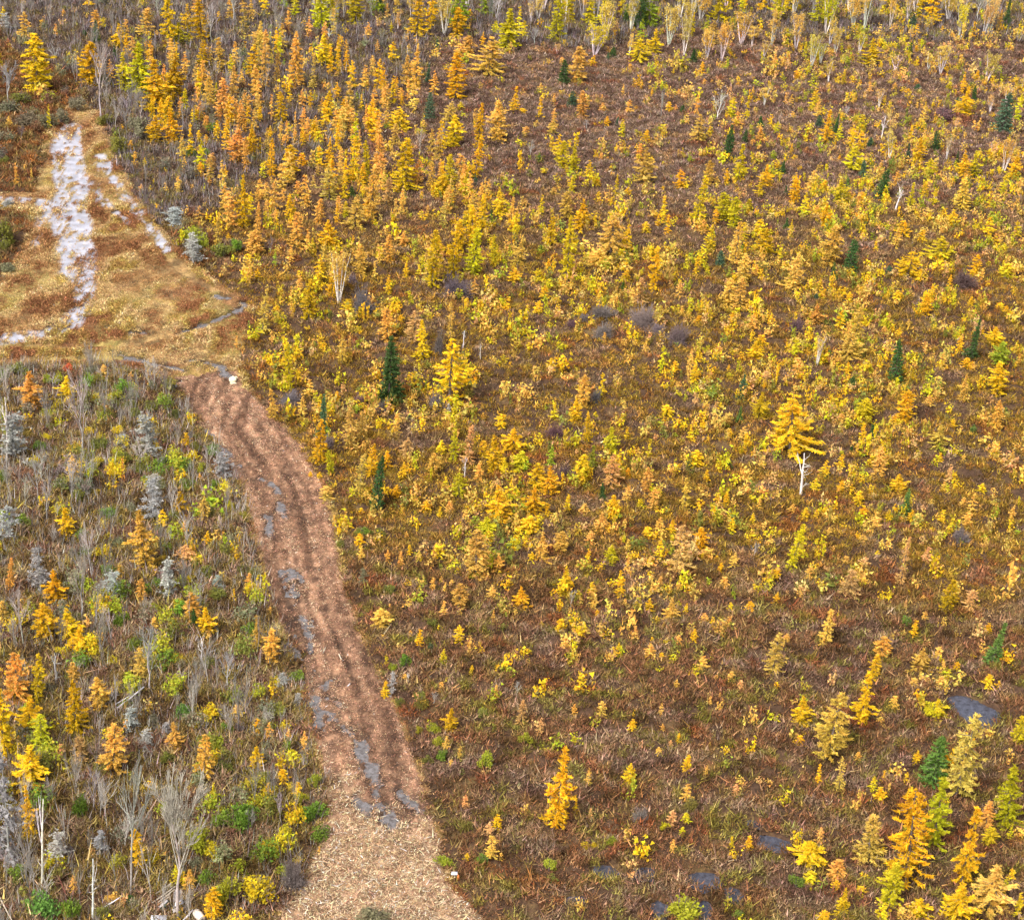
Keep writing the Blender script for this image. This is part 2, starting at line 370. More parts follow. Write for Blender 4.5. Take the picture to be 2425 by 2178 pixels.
def build_trail():
    st = .16
    xs = np.arange(-75, 8, st); ys = np.arange(100, 285, st)
    X, Y = np.meshgrid(xs, ys)
    rough = np.maximum(sdist(TRAIL, X[::6, ::6], Y[::6, ::6]), sdist(FIELD, X[::6, ::6], Y[::6, ::6]))
    sel = np.kron(rough > -3.0, np.ones((6, 6), bool))[:X.shape[0], :X.shape[1]]
    m = np.full(X.shape, -9.0); z = np.zeros(X.shape); rut = np.full(X.shape, 9.0); pd = np.full(X.shape, -9.0); rw = np.zeros(X.shape)
    a = trail_surface(X[sel], Y[sel])
    m[sel], z[sel], rut[sel], pd[sel], rw[sel] = a
    keep = m > -1.0
    fk = keep[:-1, :-1] & keep[1:, :-1] & keep[:-1, 1:] & keep[1:, 1:]
    nx = X.shape[1]
    i = (np.arange(X.shape[0] - 1)[:, None] * nx + np.arange(nx - 1)[None])[fk]
    f = np.stack([i, i + 1, i + nx + 1, i + nx], -1)
    used = np.unique(f); remap = np.zeros(X.size, np.int64); remap[used] = np.arange(len(used))
    x, y = X.ravel()[used], Y.ravel()[used]; zz = z.ravel()[used]
    ru = rut.ravel()[used]; p = pd.ravel()[used]; road = rw.ravel()[used]
    t_in = inside(TRAIL, x, y)
    n1 = fbm(x * .30, y * .16, 81, 4)[:, None]; n2 = fbm(x * 2.1, y * 1.3, 83, 3)[:, None]; n3 = fbm(x * .25, y * .2, 87, 3)[:, None]
    st_ = lambda v: np.clip((v - .5) * 2.6 + .5, 0, 1)
    n4 = st_(fbm(x * 1.2, y * 1.2, 89, 3))[:, None]; s1 = st_(n1); s2 = st_(n2)
    mul = np.array([.36, .205, .12]) * (1 - s2) + np.array([.16, .082, .048]) * s2; mul = mul * (.6 + .7 * n4)
    tx = across(x, y); k1 = st_(fbm(tx * 1.5, y * .07, 101, 3))[:, None]; k2 = st_(fbm(tx * 3.2, y * .16, 103, 3))[:, None]
    mul = mul * (.5 + .5 * k1 + .4 * k2)
    fld = np.array([.36, .24, .095]) * (1 - s1) + np.array([.20, .09, .038]) * s1; fld = fld * (.4 + .85 * n4)
    fld = fld * (1 - .45 * sstep(.5, .7, n3)) + np.array([.30, .27, .06]) * .45 * sstep(.5, .7, n3)
    c = np.where(t_in[:, None], mul, fld)
    c = c * (1 - .35 * np.exp(-(ru / .35) ** 2) * t_in)[:, None]
    sw = np.maximum(straw_amount(x, y), .6 * inside(STRAW2, x, y))[:, None]
    c = c * (1 - sw) + sw * (np.array([.44, .29, .175]) * (1 - s2) + np.array([.17, .095, .058]) * s2) * (.65 + .6 * n4)
    wetd = sstep(-.5, .1, p)[:, None]
    c = c * (1 - .7 * sstep(-.9, -.1, p)[:, None])
    c = c * (1 - road[:, None]) + road[:, None] * (np.array([.37, .37, .42]) * (.75 + .35 * s2 + .2 * n4))  # pale wet track: the bright sky's reflection is painted into its base colour
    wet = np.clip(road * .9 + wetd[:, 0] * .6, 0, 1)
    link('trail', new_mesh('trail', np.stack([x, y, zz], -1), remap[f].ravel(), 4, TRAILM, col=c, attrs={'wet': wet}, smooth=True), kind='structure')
    # water standing in the ruts: a level sheet wherever the mud lies below it
    low = ((z < WATER_Z + .03) & keep & (pd > -.4))
    fl = (low[:-1, :-1] | low[1:, :-1] | low[:-1, 1:] | low[1:, 1:]) & fk
    i = (np.arange(X.shape[0] - 1)[:, None] * nx + np.arange(nx - 1)[None])[fl]
    f = np.stack([i, i + 1, i + nx + 1, i + nx], -1); used = np.unique(f); remap[used] = np.arange(len(used))
    v = np.stack([X.ravel()[used], Y.ravel()[used], np.full(len(used), WATER_Z)], -1)
    link('puddle_water', new_mesh('puddle_water', v, remap[f].ravel(), 4, MUDWATER), kind='structure')
build_trail()
def build_pools():
    for nm, polys in (('pond_water', [POND]), ('pool_water', POOLS)):
        vs, fs, n = [], [], 0
        for p in polys:
            c = p.mean(0); q = c + (p - c) * 1.0 + (p - c) / np.linalg.norm(p - c, axis=1)[:, None] * .8
            k = len(q); vs.append(np.c_[np.vstack([q, c]), np.full(k + 1, -.22)])
            i = np.arange(k); fs.append(np.stack([i, (i + 1) % k, np.full(k, k)], -1) + n); n += k + 1
        v = np.concatenate(vs)
        link(nm, new_mesh(nm, v, np.concatenate(fs).ravel(), 3, PONDWATER), kind='structure')
build_pools()
# ------------------------------------------------------------------ plant builders (unit size: 1 tall, 1 wide, foot at the origin)
def tufts(C, size, rng, upright=.0, flat=.0, k=1):
    """K small leaf-clump triangles round each centre of C; SIZE (n,3) half extents"""
    C = np.repeat(C, k, 0); size = np.repeat(size, k, 0); n = len(C)
    d = rng.normal(size=(n, 3, 3)); d[..., 2] *= (1 - flat)
    d -= d.mean(1, keepdims=True); d /= np.linalg.norm(d, axis=2, keepdims=True) + 1e-6
    d[..., 2] += 0
    return C[:, None] + d * size[:, None] * rng.uniform(.6, 1.35, (n, 1, 1)) + rng.normal(size=(n, 1, 3)) * size[:, None] * .55
def sprays(C, D, length, rng, flat=.45, wide=.33):
    """one needle spray (a sliver) at each centre of C, pointing about along D"""
    n = len(C); d = D + rng.normal(size=(n, 3)) * .75; d /= np.linalg.norm(d, axis=1)[:, None] + 1e-6
    s = rng.normal(size=(n, 3)); s -= (s * d).sum(1)[:, None] * d; s /= np.linalg.norm(s, axis=1)[:, None] + 1e-6
    L = length * rng.uniform(.5, 1.5, (n, 1)); k = np.array([1, 1, flat])
    return np.stack([C - s * L * wide * k - d * L * .3 * k, C + s * L * wide * k - d * L * .3 * k, C + d * L * k], 1)
def larch(seed, levels=20, nb=6, p=.85, t0=.07, tri=1500, droop=.12, rag=.35, size=.07, prof=None, gap=0.0, trunk_r=.03):
    rng = np.random.default_rng(seed)
    C, V, U, D = [], [], [], []
    tb = Tubes(); tb.add([[0, 0, -.03], [rng.normal() * .01, rng.normal() * .01, .5], [0, 0, .98]], [trunk_r, trunk_r * .6, .004], 5)
    per = tri / (levels * nb * .55)
    lop = rng.uniform(0, 6.28); lopa = rng.uniform(0, .25)
    for i in range(levels):
        t = t0 + (1 - t0) * ((i + rng.uniform(0, .6)) / levels)
        if rng.random() < gap: continue
        R = (prof(t) if prof else (1 - t) ** p) * .5
        R = max(R, .05) * rng.uniform(1 - rag * .8, 1 + rag * .35)
        a0 = rng.uniform(0, 6.28); lv = rng.uniform(-.18, .18)
        for j in range(nb):
            az = a0 + j * 6.283 / nb + rng.normal() * .25; t0_ = t; t = min(max(t + rng.uniform(-.7, .7) / levels, t0 * .8), .99)
            r = R * rng.uniform(1 - rag, 1.12) * (1 + lopa * math.cos(az - lop))
            if rng.random() < .08: t = t0_; continue
            m = max(2, int(per * (r / .3) * rng.uniform(.7, 1.3) + 1.5))
            s = rng.uniform(.12, 1, m) ** .75
            dr = droop * rng.uniform(.3, 1.3)
            z = t + R * (-dr * s + .8 * dr * s ** 3) - .02 * s
            c = np.stack([np.cos(az) * r * s, np.sin(az) * r * s, z], -1)
            c[:, :2] += rng.normal(size=(m, 2)) * .035 * s[:, None] * (.3 + r)
            C.append(c); D.append(np.tile([np.cos(az), np.sin(az), .1 + .5 * t ** 3], (m, 1))); b = .5 + lv + rng.normal() * .14
            V.append(np.clip(b + rng.normal(size=m) * .16, 0, 1))
            U.append(np.clip(.5 + (.5 - t) * .5 + (.5 - s) * .3 + rng.normal() * .12 + rng.normal(size=m) * .1, 0, 1))
            if r > .16 and j % 2 == 0:
                tb.add([[0, 0, t], [np.cos(az) * r * .5, np.sin(az) * r * .5, t - R * dr * .5], [np.cos(az) * r * .85, np.sin(az) * r * .85, t - R * dr * .5]], [.008, .006, .003], 3)
            t = t0_
    C = np.concatenate(C); D = np.concatenate(D); V = np.concatenate(V); U = np.concatenate(U)
    T = sprays(C, D, size, rng)
    return T, V, U, tb
def spruce(seed, tri=1800, prof=None, **kw):
    prof = prof or (lambda t: (1 - t) ** .9 * (.78 + .22 * math.sin(t * 9 + seed)))
    return larch(seed, levels=26, nb=8, t0=.03, tri=tri, droop=.35, rag=.25, size=.07, prof=prof, **kw)
def grow(tb, rng, p, d, L, r, depth, spread, up, segs=3, tips=None, sides=4, nmul=1.0, rmin=.0026):
    pts = [np.array(p)]; d = np.array(d); rad = [r]
    for k in range(segs):
        d = d + rng.normal(size=3) * .11; d[2] += up * .1; d /= np.linalg.norm(d)
        pts.append(pts[-1] + d * L / segs); rad.append(max(r * (1 - .55 * (k + 1) / segs), rmin))
    tb.add(pts, rad, max(3, sides))
    if depth == 0:
        if tips is not None: tips.append(pts[-1]); tips.append((pts[-1] + pts[-2]) / 2)
        return
    n = int(rng.integers(3, 6) * nmul)
    for k in range(n):
        s = rng.uniform(.3, 1.0); i = min(int(s * segs), segs - 1); f = s * segs - i
        q = pts[i] * (1 - f) + pts[i + 1] * f
        ax = rng.normal(size=3); ax -= ax.dot(d) * d; ax /= np.linalg.norm(ax) + 1e-9
        ang = spread * rng.uniform(.5, 1.2); nd_ = d * math.cos(ang) + ax * math.sin(ang)
        grow(tb, rng, q, nd_, L * rng.uniform(.45, .72), max(rad[i] * .55, rmin), depth - 1, spread, up, segs, tips, sides - 1, nmul, rmin)
def norm_fit(*arrs, w=None):
    """scale arrays of points together so that they are 1 tall and 1 wide"""
    allp = np.concatenate([a.reshape(-1, 3) for a in arrs]); h = allp[:, 2].max()
    wd = np.percentile(np.hypot(allp[:, 0], allp[:, 1]), 97)
    k = np.array([.5 / wd, .5 / wd, 1 / h])
    return [a * k for a in arrs]
def fit_tubes(tbs, extra=()):
    vs = [np.concatenate(t.v) for t in tbs]; out = norm_fit(*vs, *extra)
    for t, v in zip(tbs, out): t.v = [v]
    return out[len(tbs):]
def bare_tree(seed, clear=.35, depth=3, spread=.55, up=.6, r=.02, nmul=1.2, limbs=6):
    rng = np.random.default_rng(seed); tr = Tubes(); br = Tubes()
    top = .72; n = 6
    pts = [np.array([rng.normal() * .008 * i, rng.normal() * .008 * i, -.03 + (top + .03) * i / (n - 1)]) for i in range(n)]
    tr.add(pts, np.linspace(r, r * .4, n), 6)
    for k in range(limbs):
        s = clear + (1 - clear) * (k + rng.uniform(.2, 1)) / (limbs + .4); s = min(s, .97); i = min(int(s * (n - 1)), n - 2); f = s * (n - 1) - i
        q = pts[i] * (1 - f) + pts[i + 1] * f; az = k * 2.4 + rng.normal() * .3
        a = spread * rng.uniform(.8, 1.3)
        grow(br, rng, q, [math.cos(az) * math.sin(a), math.sin(az) * math.sin(a), math.cos(a)], .34 * (1.25 - s * .45), r * .45, depth - 1, spread * .9, up, 3, None, 4, nmul)
    grow(br, rng, pts[-1], [0, 0, 1], .26, r * .38, depth - 1, spread * .8, up, 3, None, 4, nmul)
    fit_tubes([tr, br]); return tr, br
def lichen_tree(seed, n=30, twig=9):
    """dead conifer: thin leader, many drooping side branches hung with grey twigs and lichen"""
    rng = np.random.default_rng(seed); tr = Tubes(); br = Tubes()
    tr.add([[0, 0, -.03], [rng.normal() * .02, 0, .5], [0, 0, 1]], [.03, .02, .005], 5)
    C = []
    for k in range(n):
        t = .08 + .88 * k / n; R = .5 * (1 - t) ** .6 * rng.uniform(.5, 1.1); az = rng.uniform(0, 6.28)
        e = np.array([math.cos(az) * R, math.sin(az) * R, t + rng.uniform(-.05, .06)]); m = e * .5 + np.array([0, 0, t]) * .5 + [0, 0, .02]
        br.add([[0, 0, t], m, e], [.009, .006, .003], 3)
        for j in range(twig):
            s = rng.uniform(.2, 1); q = np.array([0, 0, t]) * (1 - s) + e * s
            d = rng.normal(size=3) * np.array([.1, .1, .035]); br.add([q, q + d * .6, q + d + [0, 0, -.012]], [.004, .003, .002], 3)
            C.append(q + d * rng.uniform(.2, .9))
    C = np.array(C); T = tufts(C, np.tile([.045, .045, .018], (len(C), 1)), rng, k=4)
    V = rng.uniform(.2, .9, len(T)); return tr, br, T, V
def snag(seed, forks=3, twigs=7, r=.04):
    rng = np.random.default_rng(seed); tr = Tubes(); br = Tubes()
    n = 6; lean = rng.normal(size=2) * .1
    pts = [np.array([lean[0] * (i / 5) ** 1.5 + rng.normal() * .012, lean[1] * (i / 5) ** 1.5, -.03 + 1.0 * i / 5]) for i in range(n)]
    tr.add(pts, np.linspace(r, r * .35, n), 6)
    for k in range(forks + twigs):
        s = rng.uniform(.35, .7) if k < forks else rng.uniform(.2, .95); i = min(int(s * 5), 4); f = s * 5 - i; q = pts[i] * (1 - f) + pts[i + 1] * f
        az = rng.uniform(0, 6.28); a = rng.uniform(.3, .6) if k < forks else rng.uniform(.9, 1.6)
        grow(br, rng, q, [math.cos(az) * math.sin(a), math.sin(az) * math.sin(a), math.cos(a)], (.42 if k < forks else .17) * rng.uniform(.7, 1.1), r * (.5 if k < forks else .2), 1, .6, .2, 3, None, 4, .6)
    fit_tubes([tr, br]); return tr, br
def birch(seed, stems=4, leaves=900, fan=.22, leaf_lo=.35):
    rng = np.random.default_rng(seed); tr = Tubes(); br = Tubes(); tips = []
    for k in range(stems):
        az = k * 6.283 / stems + rng.normal() * .5; a = fan * rng.uniform(.4, 1.3); h = rng.uniform(.8, 1.0)
        e = np.array([math.cos(az) * math.sin(a), math.sin(az) * math.sin(a), math.cos(a)]) * h
        pts = [np.array([math.cos(az) * .012, math.sin(az) * .012, -.02]), e * .35 + rng.normal(size=3) * .008, e * .7 + rng.normal(size=3) * .012, e]
        tr.add(pts, [.019, .014, .009, .003], 5)
        for j in range(9):
            s = rng.uniform(leaf_lo, .95); q = e * s; az2 = rng.uniform(0, 6.28); a2 = rng.uniform(.25, .75)
            grow(br, rng, q, [math.cos(az2) * math.sin(a2), math.sin(az2) * math.sin(a2), math.cos(a2)], .16 * rng.uniform(.6, 1.2), .003, 1, .5, .3, 2, tips, 3, .8)
    tips = np.array(tips)
    (tips,) = fit_tubes([tr, br], [tips])
    idx = rng.integers(0, len(tips), leaves); C = tips[idx] + rng.normal(size=(leaves, 3)) * [.05, .05, .022]
    T = tufts(C, np.tile([.040, .040, .014], (leaves, 1)), rng); lv = rng.uniform(.25, .8, len(tips))[idx]
    return tr, br, T, np.clip(lv + rng.normal(size=leaves) * .15, 0, 1)
def shrub(seed, leaves=900, lobes=9, flat=.0, twigs=40):
    rng = np.random.default_rng(seed); st = Tubes(); C = []; V = []
    for k in range(lobes):
        az = rng.uniform(0, 6.28); rr = rng.uniform(.05, .34); h = rng.uniform(.45, 1.0) * (1 - .35 * rr / .34)
        c = np.array([math.cos(az) * rr, math.sin(az) * rr, h * .72]); sp = rng.uniform(.10, .19)
        m = leaves // lobes; q = rng.normal(size=(m, 3)); q /= np.linalg.norm(q, axis=1)[:, None]; q *= rng.uniform(.35, 1.15, (m, 1)) ** .6
        C.append(c + q * [sp, sp, sp * 1.25]); V.append(np.clip(rng.uniform(.3, .7) + rng.normal(size=m) * .17, 0, 1))
    for k in range(twigs):
        az = rng.uniform(0, 6.28); rr = rng.uniform(.05, .45); h = rng.uniform(.5, 1.02) * (1 - .5 * rr)
        st.add([[math.cos(az) * .03, math.sin(az) * .03, -.03], [math.cos(az) * rr * .5, math.sin(az) * rr * .5, h * .6], [math.cos(az) * rr, math.sin(az) * rr, h]], [.012, .007, .003], 3)
    C = np.concatenate(C); C[:, 2] = np.clip(C[:, 2], .04, None); V = np.concatenate(V)
    T = tufts(C, np.tile([.045, .045, .045], (len(C), 1)), rng)
    return st, T, V
def twig_dome(seed, n=520):
    rng = np.random.default_rng(seed); st = Tubes(); br = Tubes()
    for k in range(n):
        u = rng.uniform(.05, 1); el = math.asin(u); az = rng.uniform(0, 6.28); R = rng.uniform(.6, 1.15) * (.8 + .4 * math.sin(az * 2 + seed) * math.sin(az * 3 + el * 4))
        e = np.array([math.cos(az) * math.cos(el) * .5 * R, math.sin(az) * math.cos(el) * .5 * R, u * R])
        b = np.array([math.cos(az) * .05, math.sin(az) * .05, -.03])
        m = (b + e) * .5 + [0, 0, .08] + rng.normal(size=3) * .03
        (st if k % 8 == 0 else br).add([b if k % 8 == 0 else m * .7 + b * .3, m, e], [.012 if k % 8 == 0 else .006, .006, .003], 3)
        for j in range(3):
            q = m + (e - m) * rng.uniform(.2, .9); br.add([q, q + rng.normal(size=3) * [.06, .06, .06] + (e - m) * .2], [.004, .002], 3)
    return st, br

# ------------------------------------------------------------------ shared meshes, several shapes of each kind
def leafmesh(name, T, V, U=None):
    return tri_mesh(name, T, LEAF, attrs={'v': V, 'u': U if U is not None else np.random.default_rng(1).uniform(.2, .8, len(V))})
P = {}
cone = lambda t: (1 - t) ** .5
LPROF = [cone, lambda t: (1 - t) ** .42 * (1 - .25 * (t < .2)), lambda t: (1 - t) ** .68, lambda t: min(1, (1 - t) * 1.7) * (.75 + .25 * math.sin(t * 15)),
         lambda t: (1 - t) ** .55 * (.7 + .3 * math.sin(t * 21 + 1)), lambda t: (1 - t) ** .5 * (.55 + .45 * t if t < .3 else 1)]
P['L'] = []
for i in range(18):
    P['L'].append(larch(100 + i, levels=18 + i % 5, nb=6 + i % 2, tri=4600, prof=LPROF[i % 6], rag=.35 + .1 * (i % 4), size=.058, droop=.1 + .06 * (i % 4)))
P['Y'] = [larch(150 + i, levels=20, nb=6, tri=3200, prof=LPROF[(0, 1, 5)[i % 3]], rag=.55, size=.055, t0=.1, gap=.1, droop=.2) for i in range(5)]       # thin, half bare
P['R'] = [larch(170 + i, levels=13, nb=7, tri=6000, prof=lambda t: min(1, 1.25 * (1 - t) ** .6) * (1 if t > .12 else .75), rag=.55, gap=.1, t0=.1, size=.045, droop=.3) for i in range(5)]   # broad, open, old
P['M'] = [larch(180 + i, levels=10, nb=5, tri=900, prof=LPROF[i % 6], rag=.5, size=.10) for i in range(6)]                                    # small sapling
pag = lambda t: (.95 - .2 * t if t < .33 else max(0.62 - (t - .33) * .35, 0) if t < .72 else .48 * (1 - t) / .28)
P['S'] = [spruce(200 + i, tri=2200) for i in range(4)] + [spruce(207, tri=4200, prof=pag)] + [spruce(210 + i, tri=1800, prof=lambda t: (1 - t) ** .55 * .95) for i in range(2)]
P['D'] = [bare_tree(300 + i, clear=(.3, .45, .15, .25, .5)[i], spread=(.55, .45, .6, .5, .4)[i], nmul=(1.3, 1.1, 1.2, 1.1, 1.0)[i], limbs=(8, 7, 9, 8, 6)[i]) for i in range(5)]
P['D'].append(bare_tree(311, clear=.42, depth=4, spread=.52, r=.022, nmul=1.15, limbs=9))
P['V'] = [lichen_tree(400 + i) for i in range(4)]
P['W'] = [snag(500 + i, forks=(2, 3, 1, 4)[i], twigs=(6, 5, 9, 3)[i]) for i in range(4)]
P['B'] = [birch(600 + i, stems=3 + i % 4, leaves=(1200, 800, 1500, 600, 1000)[i], fan=.16 + .05 * (i % 3)) for i in range(5)]
P['U'] = [shrub(700 + i, leaves=1000, lobes=8 + i * 2) for i in range(5)]
P['H'] = [twig_dome(800 + i) for i in range(3)]
MESH = {}
for k in 'LYRMS':
    MESH[k] = [(leafmesh('needle_crown', T, V, U), tb.mesh('tree_trunk', DARKBARK)) for T, V, U, tb in P[k]]
MESH['D'] = [(a.mesh('bare_trunk', BARK), b.mesh('bare_branches', BARK)) for a, b in P['D']]
MESH['W'] = [(a.mesh('snag_trunk', BARK), b.mesh('snag_branches', BARK)) for a, b in P['W']]
MESH['V'] = [(a.mesh('dead_trunk', BARK), b.mesh('dead_branches', BARK), leafmesh('lichen', T, V)) for a, b, T, V in P['V']]
MESH['B'] = [(a.mesh('birch_stems', BARK), b.mesh('birch_twigs', BARK), leafmesh('birch_leaves', T, V)) for a, b, T, V in P['B']]
MESH['U'] = [(a.mesh('shrub_stems', BARK), leafmesh('shrub_leaves', T, V)) for a, T, V in P['U']]
MESH['H'] = [(a.mesh('stems', BARK), b.mesh('twigs', BARK)) for a, b in P['H']]

COLS = {'g': ('golden', (.88, .555, .03)), 'o': ('orange', (.87, .53, .11)), 'l': ('lemon-yellow', (.70, .57, .03)), 'y': ('straw-yellow', (.74, .50, .11)),
        'a': ('pale amber', (.76, .46, .17)), 'k': ('lime-green', (.36, .42, .04)),
        's': ('dark green', (.085, .16, .045)), 'b': ('blue-green', (.11, .19, .10)), 't': ('light green', (.17, .27, .06)),
        'd': ('grey', (.50, .46, .42)), 'n': ('brown-grey', (.27, .22, .20)), 'w': ('white', (.78, .73, .68)), 'v': ('silver-grey', (.42, .42, .38)),
        'e': ('green', (.20, .29, .04)), 'i': ('olive', (.24, .23, .05)), 'q': ('yellow-green', (.42, .42, .04)), 'f': ('yellow', (.68, .52, .03)),
        'z': ('grey-olive', (.26, .24, .14)), 'r': ('red', (.65, .12, .06)), 'p': ('purple-brown', (.20, .12, .12)), 'h': ('dark grey', (.23, .19, .19))}
# ------------------------------------------------------------------ the plants one can tell apart: x, top, foot, width, colour, read in tiles of the photograph
PLANTS = []
def R(kind, ox, oy, sc, text):
    for e in text.split():
        x, t, b, w, c = e.split(',')
        x, t, b, w = float(x) / sc + ox, float(t) / sc + oy, float(b) / sc + oy, float(w) / sc
        PLANTS.append([kind, x, t, b, w, c])
A = 1972 / 650.0; D4 = 2026 / 650.0
R('L', 0, 0, A, "640,-60,60,80,g 455,70,115,40,o 305,130,195,60,g 170,110,310,90,o 210,150,260,50,o 400,180,270,60,o 265,250,650,230,g 10,380,560,80,l 690,70,230,90,o 745,120,200,60,l 640,285,610,170,g 850,160,330,120,g 905,140,260,60,o 1050,60,250,140,y 1215,-30,340,140,g 1345,20,210,90,g 1450,0,290,130,g 1280,180,330,110,l 1360,230,330,70,l 1210,240,390,90,o 1900,-60,130,85,g 985,310,650,200,l 890,380,620,110,l 790,430,600,70,o 905,250,420,60,g 1120,450,790,210,g 1240,380,700,180,g 1200,690,900,120,g 1110,840,1030,120,g 1240,790,1030,130,g 1330,380,540,80,o 1450,300,480,80,g 1461,440,640,90,o 1510,340,480,60,y 1590,280,520,100,o 1690,310,480,80,o 1760,290,420,70,g 1850,160,340,110,o 1910,260,400,70,y 1810,330,560,120,g 1910,400,620,110,y 1670,480,720,80,y 1600,560,860,120,o 1500,560,780,90,o 1440,740,870,100,o 1740,720,940,90,o 1330,640,800,80,l 1950,680,860,60,o 1850,690,860,70,y 1490,830,960,60,o 1430,930,1030,70,g 1480,960,1050,60,g 1560,870,1000,80,g 1620,930,1080,80,g 1700,930,1160,150,o 1810,900,1100,100,g 1870,990,1100,60,l 1940,910,1010,70,g 1940,1040,1270,70,g 1885,1180,1280,60,l 1770,980,1230,70,o 350,760,930,40,l 65,830,910,70,o 970,1080,1200,60,o 940,1010,1080,60,g 1450,1060,1140,45,g 1040,1140,1210,45,g 1440,1150,1270,90,g 1320,1195,1260,50,o 1530,1110,1220,80,y 1620,1180,1290,50,g 1105,1260,1320,35,l 1015,1320,1370,45,o 1190,1320,1380,60,o 1280,1260,1380,60,o 1380,1330,1380,30,g 1505,1280,1340,40,o 1750,1250,1610,110,g 1850,1440,1700,90,o 1840,1640,1820,150,o 1430,1470,1610,90,y 1560,1540,1800,80,o 1640,1680,1730,45,g 1870,1360,1430,90,o 1930,1310,1430,60,o 1940,1490,1580,40,l 115,1180,1330,45,o 180,1180,1230,50,o 225,1210,1280,25,o")
R('L', 600, 0, A, "300,-40,110,90,l 250,70,250,70,o 400,110,270,65,o 515,50,230,60,g 575,60,260,60,y 740,-70,165,150,l 825,170,275,70,o 905,130,190,40,l 990,150,240,40,l 960,30,140,70,y 1030,-40,130,70,y 1045,170,220,40,o 1180,5,260,160,g 1240,-60,150,90,l 1300,60,160,50,g 1450,-100,190,110,l 1470,60,255,140,g 1555,80,130,60,g 1660,-60,110,120,k 1740,150,240,80,l 1840,60,340,160,l 1910,50,210,80,l 1950,150,250,60,l 490,240,460,130,g 530,320,450,110,g 665,290,410,65,o 890,300,390,45,y 1000,300,445,90,g 1115,330,410,50,y 1550,250,400,110,o 1460,390,690,170,g 1480,310,430,110,o 1650,220,330,50,g 1095,390,620,90,o 1170,330,640,110,o 1300,515,680,80,o 690,475,520,60,y 870,515,575,45,g 600,520,560,50,o 815,570,635,45,l 720,600,630,30,l 785,640,680,30,o 40,160,460,70,o 20,290,500,60,g 90,260,640,90,y 165,360,620,60,y 310,235,620,120,o 270,440,620,100,g 430,390,640,60,y 220,420,470,35,k 600,600,720,80,g 540,660,880,90,g 630,720,920,110,g 260,610,740,70,g 350,620,760,70,o 200,660,880,90,g 130,700,880,60,g 410,640,800,60,g 300,800,1000,50,o 430,860,1020,120,g 360,950,1030,70,g 240,880,1050,60,o 60,990,1100,50,l 15,930,1080,60,g 120,910,1000,70,g 130,1000,1270,60,g 70,1180,1280,50,l 265,1040,1270,140,g 350,1090,1190,90,g 475,1030,1200,80,g 555,980,1200,80,g 630,1050,1220,50,o 720,990,1310,110,g 830,1000,1240,70,g 900,970,1250,90,o 850,1180,1560,130,o 1080,1000,1350,160,g 1140,1290,1410,90,g 550,1180,1420,130,y 430,1250,1340,70,y 320,1295,1400,80,o 215,1370,1460,50,o 90,1330,1450,70,o 960,1290,1470,90,a 1080,1410,1470,40,l 1210,1350,1420,40,l 1290,1160,1370,70,o 1420,1110,1330,90,l 1370,1250,1410,130,g 1520,1340,1390,60,l 710,880,1020,60,o 830,760,950,90,o 860,690,800,50,y 940,670,780,60,g 1060,620,720,80,o 1050,770,930,140,g 1020,880,1050,90,y 1220,860,960,60,y 1280,930,1100,80,y 1410,720,880,100,y 1440,830,1050,140,g 1490,740,790,60,l 1620,740,1060,90,g 1600,1000,1270,110,g 1770,700,1000,150,o 1915,1130,1195,60,g 1945,910,950,50,o 1690,1290,1420,60,y 1760,1350,1540,100,g 1650,1380,1650,110,g 1580,1480,1760,120,g 1490,1570,1780,100,g 1320,1680,1820,130,g 1080,1650,1760,100,o 980,1700,1890,100,o 990,1510,1580,30,o 1850,1420,1640,90,o 1890,1510,1690,70,l 730,1420,1640,150,y 470,1420,1600,90,o 310,1520,1760,110,o 390,1640,1800,80,o 535,1570,1780,150,g 170,1510,1650,45,g 120,1480,1560,40,l 30,1460,1760,80,o 1100,1490,1560,60,y")
R('R', 600, 0, A, "1690,270,530,240,o")
